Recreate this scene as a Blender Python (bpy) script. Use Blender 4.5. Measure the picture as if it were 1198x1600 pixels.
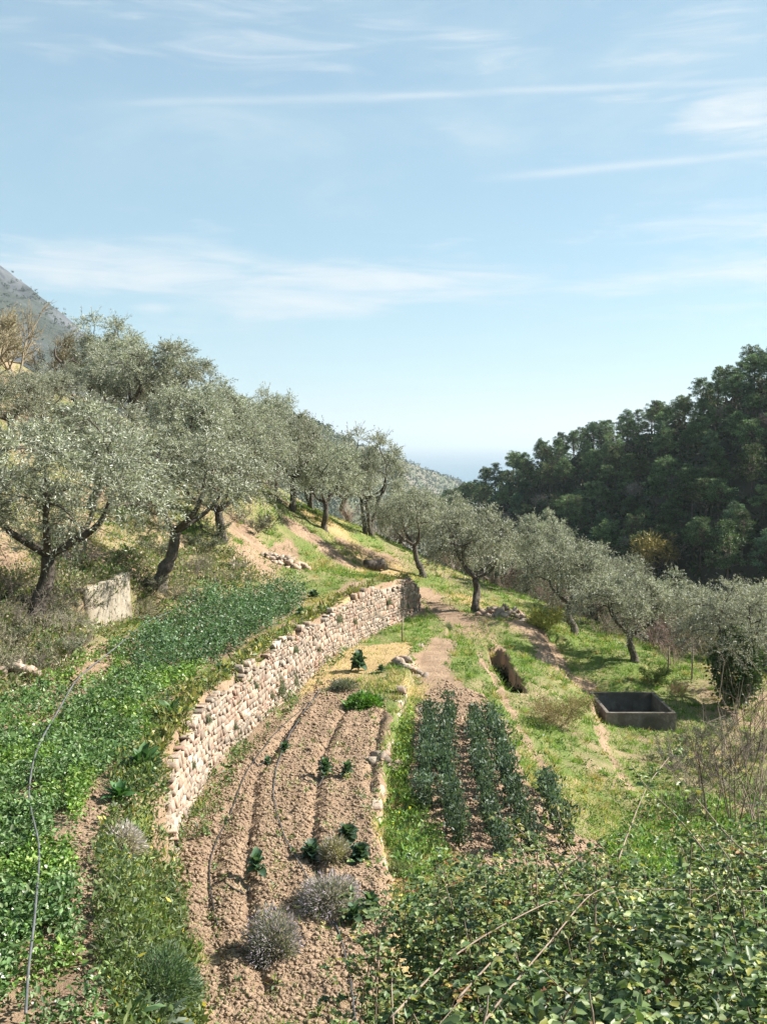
import bpy, math, random
import numpy as np
from mathutils import Vector, Matrix

# ------------------------------------------------------------------ scene, camera, sky, sun
for o in list(bpy.data.objects):
    bpy.data.objects.remove(o)
scene = bpy.context.scene
COL = scene.collection
rnd = random.Random(11)
rng = np.random.default_rng(11)

CAM = np.array([0.0, 0.0, 7.0])
PITCH = math.radians(3.93)
FPX = 1600.0
cam_d = bpy.data.cameras.new('camera')
cam_d.sensor_fit = 'VERTICAL'; cam_d.sensor_height = 36.0; cam_d.lens = 36.0
cam_d.clip_start = 0.1; cam_d.clip_end = 90000
cam = bpy.data.objects.new('camera', cam_d); COL.objects.link(cam)
cam.location = CAM; cam.rotation_euler = (math.pi/2 - PITCH, 0, 0)
scene.camera = cam

SUN_AZ = math.radians(80)      # clockwise from +Y
SUN_EL = math.radians(39)
sun_dir = Vector((math.cos(SUN_EL)*math.sin(SUN_AZ), math.cos(SUN_EL)*math.cos(SUN_AZ), math.sin(SUN_EL)))
sl = bpy.data.lights.new('sun', 'SUN'); sl.energy = 5.0; sl.angle = math.radians(0.55); sl.color = (1.0, 0.94, 0.85)
so = bpy.data.objects.new('sun', sl); COL.objects.link(so)
so.rotation_euler = (-sun_dir).to_track_quat('-Z', 'Y').to_euler(); so.location = (30, 20, 40)

scene.view_settings.view_transform = 'Standard'
scene.view_settings.look = 'None'
scene.view_settings.gamma = 1.0
scene.view_settings.exposure = 1.58
scene.view_settings.use_curve_mapping = False
cy = scene.cycles
cy.max_bounces = 5; cy.diffuse_bounces = 3; cy.glossy_bounces = 2; cy.transmission_bounces = 3
cy.transparent_max_bounces = 4; cy.volume_bounces = 0
cy.use_denoising = True
try:
    cy.denoiser = 'OPENIMAGEDENOISE'; cy.denoising_input_passes = 'RGB_ALBEDO_NORMAL'; cy.denoising_prefilter = 'ACCURATE'
except Exception:
    pass
cy.sample_clamp_indirect = 6.0
cy.caustics_reflective = False; cy.caustics_refractive = False

RIGHT = np.array([1.0, 0, 0]); FWD = np.array([0, math.cos(PITCH), -math.sin(PITCH)]); UP = np.array([0, math.sin(PITCH), math.cos(PITCH)])
def ray(x, y):
    return FWD + (x-599)/FPX*RIGHT + (800-y)/FPX*UP
def at_z(x, y, z):
    d = ray(x, y); t = (z-CAM[2])/d[2]; return CAM + d*t
def at_y(x, y, Y):
    d = ray(x, y); t = Y/d[1]; return CAM + d*t

# world: physical sky with thin clouds and two contrails
W = bpy.data.worlds.new('World'); scene.world = W; W.use_nodes = True
nt = W.node_tree; nt.nodes.clear()
def nd(t, **kw):
    n = nt.nodes.new(t)
    for k, v in kw.items(): setattr(n, k, v)
    return n
def wire(a, b):
    if hasattr(a, 'outputs'): a = a.outputs[0]
    nt.links.new(a, b)
def mth(op, a, b=None, c=None, clamp=False):
    n = nd('ShaderNodeMath', operation=op, use_clamp=clamp)
    for i, v in enumerate((a, b, c)):
        if v is None: continue
        if isinstance(v, (int, float)): n.inputs[i].default_value = v
        else: wire(v, n.inputs[i])
    return n.outputs[0]
def mrange(v, a, b, c=0.0, d=1.0):
    n = nd('ShaderNodeMapRange', interpolation_type='SMOOTHSTEP')
    wire(v, n.inputs[0])
    for i, q in enumerate((a, b, c, d)): n.inputs[i+1].default_value = q
    return n.outputs[0]
def vdot(v, n3):
    n = nd('ShaderNodeVectorMath', operation='DOT_PRODUCT'); wire(v, n.inputs[0]); n.inputs[1].default_value = n3
    return n.outputs['Value']
def noise(v, sc, scale, detail=5, rough=0.55, dist=0.0, off=(0, 0, 0)):
    mp = nd('ShaderNodeMapping'); wire(v, mp.inputs[0]); mp.inputs['Scale'].default_value = sc; mp.inputs['Location'].default_value = off
    n = nd('ShaderNodeTexNoise'); wire(mp, n.inputs['Vector']); n.inputs['Scale'].default_value = scale
    n.inputs['Detail'].default_value = detail; n.inputs['Roughness'].default_value = rough; n.inputs['Distortion'].default_value = dist
    return n.outputs['Fac']
sky = nd('ShaderNodeTexSky', sky_type='NISHITA', sun_disc=False)
sky.sun_elevation = SUN_EL; sky.sun_rotation = SUN_AZ
sky.altitude = 200; sky.air_density = 1.0; sky.dust_density = 0.25; sky.ozone_density = 1.6
tc = nd('ShaderNodeTexCoord'); D = tc.outputs['Generated']
sep = nd('ShaderNodeSeparateXYZ'); wire(D, sep.inputs[0])
elev = sep.outputs['Z']; azi = mth('DIVIDE', sep.outputs['X'], mth('MAXIMUM', sep.outputs['Y'], 0.05))
# low cloud banks drifting above the valley
nz = noise(D, (4.0, 4.0, 30.0), 1.9, 9, 0.62, 0.7, (3.1, 0.7, 1.9))
nz2 = noise(D, (1.6, 1.6, 7.0), 1.5, 6, 0.6, 0.8, (8.2, 2.2, 0.4))
def blob(ax, ay, wx, wy):
    a = mth('POWER', mth('DIVIDE', mth('SUBTRACT', azi, ax), wx), 2.0)
    b = mth('POWER', mth('DIVIDE', mth('SUBTRACT', elev, ay), wy), 2.0)
    return mth('EXPONENT', mth('MULTIPLY', mth('ADD', a, b), -1.0))
def pe(x, y):
    d = ray(x, y); d = d/np.linalg.norm(d); return d[0]/d[1], d[2]
bl = None
for (x, y, wx, wy, g) in ((580, 440, 0.19, 0.022, 1.0), (190, 425, 0.16, 0.028, 1.0), (430, 475, 0.12, 0.02, .85), (1080, 430, .17, .03, .75), (1170, 180, .07, .035, .9), (1120, 350, .16, .03, .6), (480, 30, .3, .06, .45), (1060, 90, .1, .05, .5), (240, 482, .03, .008, .8)):
    ax, ay = pe(x, y)
    t_ = mth('MULTIPLY', blob(ax, ay, wx, wy), g)
    bl = t_ if bl is None else mth('MAXIMUM', bl, t_)
cloud = mth('MULTIPLY', mrange(mth('ADD', mth('MULTIPLY', bl, .5), mth('MULTIPLY', nz, 1.05)), 0.62, 1.14), .92)
veil = mrange(nz2, 0.3, 0.75, .5, .78)
wisp = mth('MULTIPLY', mrange(nz2, 0.5, 0.85), 0.4)
def trail(p, q, w, x0, x1, g):
    a = ray(*p); b = ray(*q); n = np.cross(a, b); n = n/np.linalg.norm(n)
    dd = mth('DIVIDE', mth('ADD', vdot(D, tuple(n)), mth('MULTIPLY', mth('SUBTRACT', nz2, .5), .012)), w)
    e = mth('EXPONENT', mth('MULTIPLY', mth('MULTIPLY', dd, dd), -1.0))
    l = mth('MULTIPLY', mrange(azi, pe(*x0)[0], pe(*x0)[0]+.12), mrange(azi, pe(*x1)[0], pe(*x1)[0]+.12, 1, 0))
    return mth('MULTIPLY', mth('MULTIPLY', e, l), mth('MULTIPLY', g, mrange(nz, .3, .6, .5, 1.0)))
tr = mth('MAXIMUM', trail((640, 150), (1190, 128), .0032, (430, 150), (1300, 120), .5), trail((760, 278), (1190, 240), .0036, (700, 285), (1300, 230), .5))
tr = mth('MAXIMUM', tr, trail((160, 163), (640, 150), .004, (100, 163), (640, 150), .35))
cl = mth('MINIMUM', mth('MAXIMUM', mth('MAXIMUM', cloud, wisp), tr), 1.0)
mix = nd('ShaderNodeMix', data_type='RGBA', blend_type='MIX')
tint = nd('ShaderNodeMix', data_type='RGBA', blend_type='MULTIPLY'); tint.inputs[0].default_value = 1.0
wire(sky, tint.inputs[6]); tint.inputs[7].default_value = (.74, 1.0, 1.0, 1)
thin = nd('ShaderNodeMix', data_type='RGBA', blend_type='MIX'); wire(veil, thin.inputs[0]); wire(tint.outputs[2], thin.inputs[6]); thin.inputs[7].default_value = (2.95, 4.25, 5.05, 1)
wire(cl, mix.inputs[0]); wire(thin.outputs[2], mix.inputs[6]); mix.inputs[7].default_value = (5.2, 5.6, 5.9, 1)
bg = nd('ShaderNodeBackground'); bg.inputs['Strength'].default_value = 0.053
wire(mix.outputs[2], bg.inputs['Color'])
wo = nd('ShaderNodeOutputWorld'); wire(bg, wo.inputs['Surface'])

# ------------------------------------------------------------------ helpers
TBL = np.random.default_rng(5).random((256, 256))
def vn(x, y, s=1.0, seed=0):
    x = np.asarray(x, float)/s + seed*17.31; y = np.asarray(y, float)/s + seed*9.77
    xi = np.floor(x).astype(int); yi = np.floor(y).astype(int); fx = x-xi; fy = y-yi
    fx = fx*fx*(3-2*fx); fy = fy*fy*(3-2*fy)
    a = TBL[xi & 255, yi & 255]; b = TBL[(xi+1) & 255, yi & 255]; c = TBL[xi & 255, (yi+1) & 255]; d = TBL[(xi+1) & 255, (yi+1) & 255]
    return (a*(1-fx)+b*fx)*(1-fy) + (c*(1-fx)+d*fx)*fy
def fbm(x, y, s=1.0, seed=0, o=4):
    v = 0; a = .5; t = 0
    for i in range(o):
        v = v + a*vn(x, y, s/2**i, seed+i*3); t += a; a *= .5
    return v/t
def sst(a, b, x):
    t = np.clip((x-a)/(b-a+1e-9), 0, 1); return t*t*(3-2*t)

class MB:
    """collects vertices, faces and vertex colours of one mesh"""
    def __init__(s): s.V = []; s.F = []; s.C = []; s.n = 0
    def add(s, V, F, c=(1, 1, 1)):
        V = np.asarray(V, float).reshape(-1, 3); F = np.asarray(F, int)
        s.V.append(V); s.F.append(F+s.n); s.n += len(V)
        c = np.asarray(c, float)
        if c.ndim == 1: c = np.tile(c[:3], (len(V), 1))
        s.C.append(c)
    def mesh(s, name, mat, smooth=False):
        me = bpy.data.meshes.new(name)
        V = np.concatenate(s.V); C = np.concatenate(s.C)
        me.vertices.add(len(V)); me.vertices.foreach_set('co', V.astype(np.float32).ravel())
        loops = np.concatenate([f.ravel() for f in s.F]); sizes = np.concatenate([np.full(len(f), f.shape[1]) for f in s.F])
        me.loops.add(len(loops)); me.loops.foreach_set('vertex_index', loops.astype(np.int32))
        me.polygons.add(len(sizes)); st = np.concatenate([[0], np.cumsum(sizes)[:-1]])
        me.polygons.foreach_set('loop_start', st.astype(np.int32))
        me.update(calc_edges=True)
        at = me.color_attributes.new('Col', 'FLOAT_COLOR', 'POINT')
        at.data.foreach_set('color', np.concatenate([C, np.ones((len(C), 1))], 1).astype(np.float32).ravel())
        if smooth: me.polygons.foreach_set('use_smooth', np.ones(len(sizes), bool))
        me.materials.append(mat)
        return me
    def build(s, name, mat, parent=None, smooth=False):
        return link(name, s.mesh(name, mat, smooth), parent)
def link(name, me, parent=None, loc=None, rot=None, scl=None):
    o = bpy.data.objects.new(name, me); COL.objects.link(o)
    if parent is not None: o.parent = parent
    if loc is not None: o.location = loc
    if rot is not None: o.rotation_euler = rot
    if scl is not None: o.scale = scl
    return o
def tag(o, label=None, cat=None, group=None, kind=None):
    if label: o['label'] = label
    if cat: o['category'] = cat
    if group: o['group'] = group
    if kind: o['kind'] = kind
    return o
def empty(name, loc, rz=0.0, scl=1.0):
    o = bpy.data.objects.new(name, None); COL.objects.link(o)
    o.location = loc; o.rotation_euler = (0, 0, rz); o.scale = (scl,)*3 if isinstance(scl, (int, float)) else scl
    o.empty_display_size = .2
    return o
def nrm(a): return a/(np.linalg.norm(a, axis=-1, keepdims=True)+1e-9)
def tube(mb, P, R, sides=6, col=(1, 1, 1), cap=True):
    P = np.asarray(P, float); n = len(P); R = np.broadcast_to(np.asarray(R, float), (n,))
    T = nrm(np.gradient(P, axis=0)); ref = np.array([0.31, 0.2, 0.93]) if abs(T[0][2]) < .8 else np.array([1., .1, 0])
    A = nrm(np.cross(T, ref)); B = np.cross(T, A)
    an = np.arange(sides)*2*math.pi/sides
    V = P[:, None]+R[:, None, None]*(np.cos(an)[None, :, None]*A[:, None]+np.sin(an)[None, :, None]*B[:, None])
    i = np.arange(n-1)[:, None]*sides; j = np.arange(sides)[None]; k = (j+1) % sides
    F = np.stack([i+j, i+k, i+sides+k, i+sides+j], -1).reshape(-1, 4)
    mb.add(V.reshape(-1, 3), F, col)
    if cap and sides >= 3:
        mb.F.append(np.array([list(range(sides-1, -1, -1))])+mb.n-n*sides); mb.F.append(np.array([list(range(sides))])+mb.n-sides)
def smooth_path(P, n=6):
    P = np.asarray(P, float); Q = np.vstack([2*P[0]-P[1], P, 2*P[-1]-P[-2]]); out = []
    for i in range(1, len(Q)-2):
        for t in np.linspace(0, 1, n, endpoint=False):
            a, b, c, d = Q[i-1], Q[i], Q[i+1], Q[i+2]
            out.append(.5*((2*b)+(c-a)*t+(2*a-5*b+4*c-d)*t*t+(3*b-a-3*c+d)*t**3))
    out.append(P[-1]); return np.array(out)
def diamonds(mb, P, Dr, L, Wd, col, up=None, rg=rng, fat=.45):
    """leaf: a four-cornered blade from P along Dr"""
    n = len(P); Dr = nrm(Dr); r = rg.normal(size=(n, 3))
    if up is not None: r = r*.5 + up
    S = nrm(np.cross(Dr, r)); L = np.broadcast_to(L, (n,))[:, None]; Wd = np.broadcast_to(Wd, (n,))[:, None]
    m = P+Dr*L*fat
    V = np.stack([P, m+S*Wd/2, P+Dr*L, m-S*Wd/2], 1)
    F = np.arange(n*4).reshape(n, 4)
    c = np.repeat(np.broadcast_to(col, (n, 3)), 4, 0)
    mb.add(V.reshape(-1, 3), F, c)
def ovals(mb, P, Dr, L, Wd, col, up=(0, 0, 1), rg=rng, fold=.25, jit=.7, droop=.12):
    """leaf of two folded halves"""
    n = len(P); Dr = nrm(Dr); r = rg.normal(size=(n, 3))*jit+np.asarray(up)
    S = nrm(np.cross(Dr, r)); N = np.cross(S, Dr); L = np.broadcast_to(L, (n,))[:, None]; Wd = np.broadcast_to(Wd, (n,))[:, None]
    a = P+Dr*L*.28; b = P+Dr*L*.68; h = N*Wd*fold
    tip = P+Dr*L-N*L*droop
    V = np.stack([P, a+S*Wd*.46+h, b+S*Wd*.42+h*.7-N*L*droop*.4, tip, b-S*Wd*.42+h*.7-N*L*droop*.4, a-S*Wd*.46+h], 1)
    k = np.arange(n)[:, None]*6
    F = np.concatenate([k+np.array([[0, 1, 2, 3]]), k+np.array([[0, 3, 4, 5]])])
    mb.add(V.reshape(-1, 3), F, np.repeat(np.broadcast_to(col, (n, 3)), 6, 0))
def blades(mb, P, Dr, L, Wd, col, rg=rng):
    n = len(P); Dr = nrm(Dr); S = nrm(np.cross(Dr, rg.normal(size=(n, 3)))); L = np.broadcast_to(L, (n,))[:, None]; Wd = np.broadcast_to(Wd, (n,))[:, None]
    V = np.stack([P-S*Wd/2, P+S*Wd/2, P+Dr*L], 1)
    mb.add(V.reshape(-1, 3), np.arange(n*3).reshape(n, 3), np.repeat(np.broadcast_to(col, (n, 3)), 3, 0))
def pal(n, cols, w=None, jit=.18, rg=rng):
    cols = np.asarray(cols, float); k = rg.choice(len(cols), n, p=None if w is None else np.asarray(w[:len(cols)])/np.sum(w[:len(cols)]))
    return np.clip(cols[k]*(1+rg.normal(size=(n, 1))*jit), .004, .9)
def inpoly(X, Y, P):
    X = np.asarray(X); r = np.zeros(X.shape, bool); n = len(P)
    for i in range(n):
        x1, y1 = P[i][:2]; x2, y2 = P[(i+1) % n][:2]
        c = ((y1 > Y) != (y2 > Y)) & (X < (x2-x1)*(Y-y1)/((y2-y1) if y2 != y1 else 1e-9)+x1)
        r ^= c
    return r
def dist_poly(X, Y, P):
    """distance to an open polyline"""
    d = np.full(np.shape(X), 1e9)
    for i in range(len(P)-1):
        a = np.asarray(P[i][:2]); b = np.asarray(P[i+1][:2]); ab = b-a
        t = np.clip(((X-a[0])*ab[0]+(Y-a[1])*ab[1])/(ab@ab+1e-9), 0, 1)
        d = np.minimum(d, np.hypot(X-a[0]-t*ab[0], Y-a[1]-t*ab[1]))
    return d

# ------------------------------------------------------------------ materials
def new_mat(name):
    m = bpy.data.materials.new(name); m.use_nodes = True; t = m.node_tree; t.nodes.clear(); return m, t
class NT:
    def __init__(s, t): s.t = t
    def n(s, ty, ins=None, **kw):
        n = s.t.nodes.new(ty)
        for k, v in kw.items(): setattr(n, k, v)
        for k, v in (ins or {}).items():
            if hasattr(v, 'is_linked') or hasattr(v, 'links'): s.t.links.new(v, n.inputs[k])
            else: n.inputs[k].default_value = v
        return n
    def noise(s, vec, scale, detail=4, rough=.55):
        return s.n('ShaderNodeTexNoise', {'Vector': vec, 'Scale': scale, 'Detail': detail, 'Roughness': rough}).outputs['Fac']
    def mix(s, f, a, b, bt='MIX'):
        n = s.n('ShaderNodeMix', {0: f, 6: a, 7: b}, data_type='RGBA', blend_type=bt); return n.outputs[2]
    def ramp(s, v, a, b, c=0., d=1.):
        return s.n('ShaderNodeMapRange', {0: v, 1: a, 2: b, 3: c, 4: d}, interpolation_type='SMOOTHSTEP').outputs[0]
    def math(s, op, a, b=0.0):
        return s.n('ShaderNodeMath', {0: a, 1: b}, operation=op).outputs[0]
    def out(s, sh): s.n('ShaderNodeOutputMaterial', {'Surface': sh})
def leaf_mat(name, transl=.35, rough=.55, spec=.3, tint=(1, 1, 1), var=.25, tcol=(1.15, 1.2, .6)):
    m, t = new_mat(name); q = NT(t)
    c = q.n('ShaderNodeVertexColor', layer_name='Col').outputs['Color']
    r = q.n('ShaderNodeObjectInfo').outputs['Random']
    v = q.ramp(r, 0, 1, 1-var, 1+var)
    c = q.n('ShaderNodeHueSaturation', {'Color': c, 'Value': v, 'Hue': q.ramp(r, 0, 1, .485, .515)}).outputs[0]
    c = q.mix(1.0, c, (*tint, 1), 'MULTIPLY')
    p = q.n('ShaderNodeBsdfPrincipled', {'Base Color': c, 'Roughness': rough, 'Specular IOR Level': spec}).outputs[0]
    tr = q.n('ShaderNodeBsdfTranslucent', {'Color': q.mix(1.0, c, (*tcol, 1), 'MULTIPLY')}).outputs[0]
    q.out(q.n('ShaderNodeMixShader', {0: transl, 1: p, 2: tr}).outputs[0])
    return m
def rough_mat(name, c1, c2, scale=8, bump=.4, rough=.9, c3=None, usecol=False, bscale=None, coord='Object', spec=.2, dist=.03):
    m, t = new_mat(name); q = NT(t)
    v = q.n('ShaderNodeTexCoord').outputs[coord]
    a = q.noise(v, scale, 6, .6); b = q.noise(v, scale*5.3, 4, .6); d = q.noise(v, scale*.23, 3)
    c = q.mix(q.ramp(a, .35, .65), (*c1, 1), (*c2, 1))
    if c3: c = q.mix(q.ramp(d, .48, .66), c, (*c3, 1))
    c = q.mix(q.ramp(b, .3, .7, .0, .35), c, (*[x*.55 for x in c1], 1))
    if usecol: c = q.mix(1.0, c, q.n('ShaderNodeVertexColor', layer_name='Col').outputs[0], 'MULTIPLY')
    r = q.n('ShaderNodeObjectInfo').outputs['Random']
    c = q.n('ShaderNodeHueSaturation', {'Color': c, 'Value': q.ramp(r, 0, 1, .8, 1.2)}).outputs[0]
    h = q.noise(v, bscale or scale*2.2, 8, .65)
    bp = q.n('ShaderNodeBump', {'Height': h, 'Strength': bump, 'Distance': dist}).outputs[0]
    q.out(q.n('ShaderNodeBsdfPrincipled', {'Base Color': c, 'Roughness': rough, 'Specular IOR Level': spec, 'Normal': bp}).outputs[0])
    return m
M = {}
M['olive'] = leaf_mat('olive_leaf', .3, .5, .35, var=.12, tcol=(1.1, 1.15, .75))
M['pine'] = leaf_mat('pine_needles', .15, .6, .2, var=.35)
M['leaf'] = leaf_mat('green_leaf', .35, .5, .35, var=.15)
M['grass'] = leaf_mat('grass_blade', .4, .6, .2, var=.0)
M['bramble'] = leaf_mat('bramble_leaf', .3, .45, .35, var=.0)
M['dry'] = leaf_mat('dry_twig', .12, .8, .1, var=.2, tcol=(1, .9, .7))
M['bark'] = rough_mat('olive_bark', (.075, .06, .048), (.15, .13, .11), 9, .8, .9, dist=.05)
M['pbark'] = rough_mat('pine_bark', (.10, .075, .06), (.2, .16, .13), 3, .6, .9)
M['stone'] = rough_mat('wall_stone', (.31, .26, .215), (.45, .40, .345), 6, 1.0, .94, c3=(.38, .28, .23), usecol=True, dist=.02, coord='Object')
M['core'] = rough_mat('wall_earth', (.22, .17, .125), (.34, .28, .22), 6, 1.0, .95, dist=.05)
def concrete_mat():
    m, t = new_mat('old_concrete'); q = NT(t); v = q.n('ShaderNodeTexCoord').outputs['Object']
    a = q.noise(v, 2.2, 6, .6); mp = q.n('ShaderNodeMapping', {0: v}); mp.inputs['Scale'].default_value = (7, 7, .55); st = q.noise(mp.outputs[0], 1.6, 5, .6); f = q.noise(v, 26, 5, .65)
    c = q.mix(q.ramp(a, .35, .65), (.25, .215, .165, 1), (.34, .305, .245, 1)); c = q.mix(q.ramp(st, .5, .68, 0, .75), c, (.2, .165, .1, 1)); c = q.mix(q.ramp(f, .5, .75, 0, .5), c, (.17, .15, .12, 1))
    bp = q.n('ShaderNodeBump', {'Height': q.math('ADD', f, a), 'Strength': .6, 'Distance': .03}).outputs[0]
    q.out(q.n('ShaderNodeBsdfPrincipled', {'Base Color': c, 'Roughness': .92, 'Specular IOR Level': .2, 'Normal': bp}).outputs[0]); return m
M['concrete'] = concrete_mat()
M['trough'] = rough_mat('trough_concrete', (.10, .085, .07), (.19, .165, .14), 2.4, .8, .92, c3=(.07, .062, .048), dist=.03)
M['clod'] = rough_mat('soil_clod', (.25, .174, .118), (.37, .27, .185), 7, .6, .95, dist=.02)
M['wood'] = rough_mat('weathered_wood', (.16, .12, .09), (.3, .25, .2), 6, .6, .9)
M['cane'] = rough_mat('dry_cane', (.2, .145, .11), (.33, .26, .2), 10, .3, .8)
M['hose'] = rough_mat('grey_hose', (.07, .073, .078), (.12, .123, .128), 4, .1, .55, spec=.4)
M['hoseblack'] = rough_mat('black_hose', (.02, .02, .021), (.045, .043, .04), 4, .1, .55, spec=.4)
M['rock'] = rough_mat('mountain_rock', (.04, .045, .054), (.115, .12, .128), .025, 1.0, .95, c3=(.045, .055, .04), dist=12, bscale=.02)
M['scrub'] = rough_mat('scrub_hill', (.09, .11, .06), (.17, .16, .1), .03, .8, .95, c3=(.22, .19, .15), dist=4)
m, t = new_mat('sea_water'); q = NT(t)
q.out(q.n('ShaderNodeBsdfPrincipled', {'Base Color': (.05, .12, .18, 1), 'Roughness': .35}).outputs[0]); M['sea'] = m
m, t = new_mat('dark_water'); q = NT(t)
q.out(q.n('ShaderNodeBsdfPrincipled', {'Base Color': (.015, .02, .015, 1), 'Roughness': .08}).outputs[0]); M['water'] = m

# ground: tilled soil, turf and straw mixed by vertex masks (R turf, G straw, B bare track)
m, t = new_mat('terraced_ground'); q = NT(t)
v = q.n('ShaderNodeTexCoord').outputs['Object']
mk = q.n('ShaderNodeSeparateColor', {0: q.n('ShaderNodeVertexColor', layer_name='Col').outputs[0]})
n1 = q.noise(v, 1.3, 6, .6); n2 = q.noise(v, 9, 5, .65); n3 = q.noise(v, 38, 4, .65)
soil = q.mix(q.ramp(n1, .35, .65), (.27, .186, .124, 1), (.355, .255, .172, 1))
soil = q.mix(q.ramp(q.noise(v, .55, 5, .6), .5, .68, 0, .55), soil, (.17, .118, .085, 1))
soil = q.mix(q.ramp(n2, .42, .72, 0, .6), soil, (.15, .1, .07, 1))
soil = q.mix(q.ramp(n3, .55, .8, 0, .5), soil, (.42, .33, .255, 1))
turf = q.mix(q.ramp(n2, .35, .65), (.095, .15, .035, 1), (.16, .2, .06, 1))
turf = q.mix(q.ramp(n1, .45, .7, 0, .7), turf, (.30, .25, .12, 1))
straw = q.mix(q.ramp(n2, .3, .7), (.44, .32, .16, 1), (.34, .24, .13, 1))
c = q.mix(q.ramp(q.math('ADD', mk.outputs[0], q.math('MULTIPLY', q.math('SUBTRACT', n2, .5), .6)), .3, .7), soil, turf)
c = q.mix(mk.outputs[2], c, (.05, .045, .03, 1))
c = q.mix(q.ramp(q.math('ADD', mk.outputs[1], q.math('MULTIPLY', q.math('SUBTRACT', n2, .5), .6)), .3, .7), c, straw)
bp = q.n('ShaderNodeBump', {'Height': q.math('ADD', n2, q.math('MULTIPLY', n3, .6)), 'Strength': .9, 'Distance': .07}).outputs[0]
q.out(q.n('ShaderNodeBsdfPrincipled', {'Base Color': c, 'Roughness': .95, 'Specular IOR Level': .1, 'Normal': bp}).outputs[0]); M['ground'] = m

# ------------------------------------------------------------------ terrain
WF = [at_z(*p, 0.0) for p in ((335, 1680), (322, 1600), (275, 1420), (272, 1310), (330, 1200), (430, 1105), (530, 1030), (560, 1002), (655, 955))]
WY = np.array([4.0]+[p[1] for p in WF]+[46, 60]); WX = np.array([-1.2]+[p[0] for p in WF]+[WF[-1][0]+.3, WF[-1][0]+1])
def wallx(Y): return np.interp(Y, WY, WX)
EF = [at_z(*p, -0.1) for p in ((640, 1500), (612, 1400), (592, 1290), (606, 1180), (632, 1090), (650, 1035), (668, 1005))]
EY = np.array([p[1] for p in EF]); EX = np.array([p[0] for p in EF])
def edgex(Y): return np.interp(Y, EY, EX)

def pz(L): return [at_z(*p) for p in L]
def py(L): return [at_y(*p) for p in L]
common = py([(455, 790, 50), (510, 820, 50), (575, 838, 52), (660, 897, 48), (585, 890, 46.5)]) + [np.array(p, float) for p in (
    (-4, 57, 3.2), (0, 58, 1.6), (5, 58, -1.5), (10, 58, -4.5), (16, 55, -6), (-10, 62, 6.2), (-4, 64, 2.6), (2, 64, -1),
    (-3, 1, 5.2), (0, 1, 5.2), (4, 1, 5.2), (-3, 3, 4.2), (0, 3, 4.2), (4, 3, 4.2), (-4, 5.5, 2.5), (0, 5.5, 2.5), (4, 5.5, 2.3), (-9, 5, 3), (9, 5, 1.5), (14, 4, 1), (-16, 5, 5))]
UP_ = common + pz([(0, 1600, 1.4), (150, 1600, 1.4), (130, 1400, 1.42), (60, 1300, 1.45), (0, 1300, 1.45), (150, 1230, 1.42), (235, 1180, 1.35), (300, 1150, 1.4), (370, 1060, 1.45),
    (250, 1080, 1.5), (0, 1112, 1.55), (120, 1055, 1.55), (230, 997, 1.55), (330, 942, 1.6), (440, 917, 1.65), (430, 1000, 1.6), (540, 940, 1.66), (590, 908, 1.6), (645, 905, 1.4), (-150, 1250, 1.5)]) \
    + py([(140, 908, 29.6), (200, 897, 32), (60, 950, 26), (250, 902, 33), (-40, 965, 24), (400, 842, 44), (350, 868, 38.5), (445, 878, 42), (170, 668, 55), (0, 610, 50), (100, 615, 52),
    (265, 690, 48), (330, 720, 46), (400, 762, 48), (90, 760, 38), (0, 770, 33), (200, 800, 38), (300, 800, 41)]) + [np.array(p, float) for p in ((-26, 55, 14), (-26, 30, 12), (-20, 15, 6), (-20, 66, 10.5))]
LO_ = common + pz([(330, 1200, -.35), (430, 1105, -.3), (560, 1002, 0), (640, 962, 0), (700, 950, .05), (320, 1600, -.25), (450, 1400, -.35), (590, 1200, -.35), (600, 1300, -.35), (560, 1600, -.25),
    (640, 1020, 0), (660, 1110, -.35), (780, 1110, -.35), (690, 1250, -.38), (830, 1250, -.5), (720, 1400, -.4), (790, 968, -.05), (760, 1050, -.2), (800, 1150, -.45), (870, 1060, -.9), (900, 1150, -1.15),
    (950, 1230, -1.45), (1000, 1130, -1.85), (1050, 1110, -1.95), (1110, 1100, -2.0), (940, 1085, -1.65), (1000, 1330, -1.7), (1150, 1300, -2.2), (900, 1330, -.95), (830, 1330, -.6),
    (740, 957, 0), (820, 930, -.3), (892, 992, -.9), (990, 1037, -1.25), (1150, 1052, -1.5), (1070, 1050, -1.5)]) + [np.array(p, float) for p in ((20, 45, -5), (19, 35, -4), (15, 25, -3), (12, 15, -2.2), (24, 20, -5), (6, 12, -.6), (3, 9, .3), (26, 55, -8))]
_a = at_z(141, 1000, 1.5); _b = at_z(208, 975, 1.52); _t = (_b-_a)[:2]/np.linalg.norm((_b-_a)[:2]); CW = (_a, _t, float(np.linalg.norm((_b-_a)[:2])), 2.98)
_p = at_z(1001, 1126, -1.75); TRO = (_p[0], _p[1]+1.35, -1.86)
_c = at_z(786, 1006, -.25); _d = at_z(820, 1062, -.45); _e = (_c-_d)[:2]; CUT = (_d, _e/np.linalg.norm(_e), float(np.linalg.norm(_e)))
def sdist(X, Y, LN):
    """signed distance to a polyline, positive on the downhill side, faded out past its ends"""
    P = LN[0]; best = np.full(np.shape(X), 1e9); sg = np.full(np.shape(X), -9.0); n_ = len(P)-1
    for i in range(n_):
        a = P[i]; ab = P[i+1]-a; t = ((X-a[0])*ab[0]+(Y-a[1])*ab[1])/(ab@ab); tc = np.clip(t, 0, 1); d = np.hypot(X-a[0]-tc*ab[0], Y-a[1]-tc*ab[1])
        cr = (X-a[0])*ab[1]-(Y-a[1])*ab[0]; out = ((i == 0) & (t < 0)) | ((i == n_-1) & (t > 1)); v = np.where(out, -9.0, np.sign(cr)*d*LN[2]); k = d < best
        best = np.where(k, d, best); sg = np.where(k, v, sg)
    return sg
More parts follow.
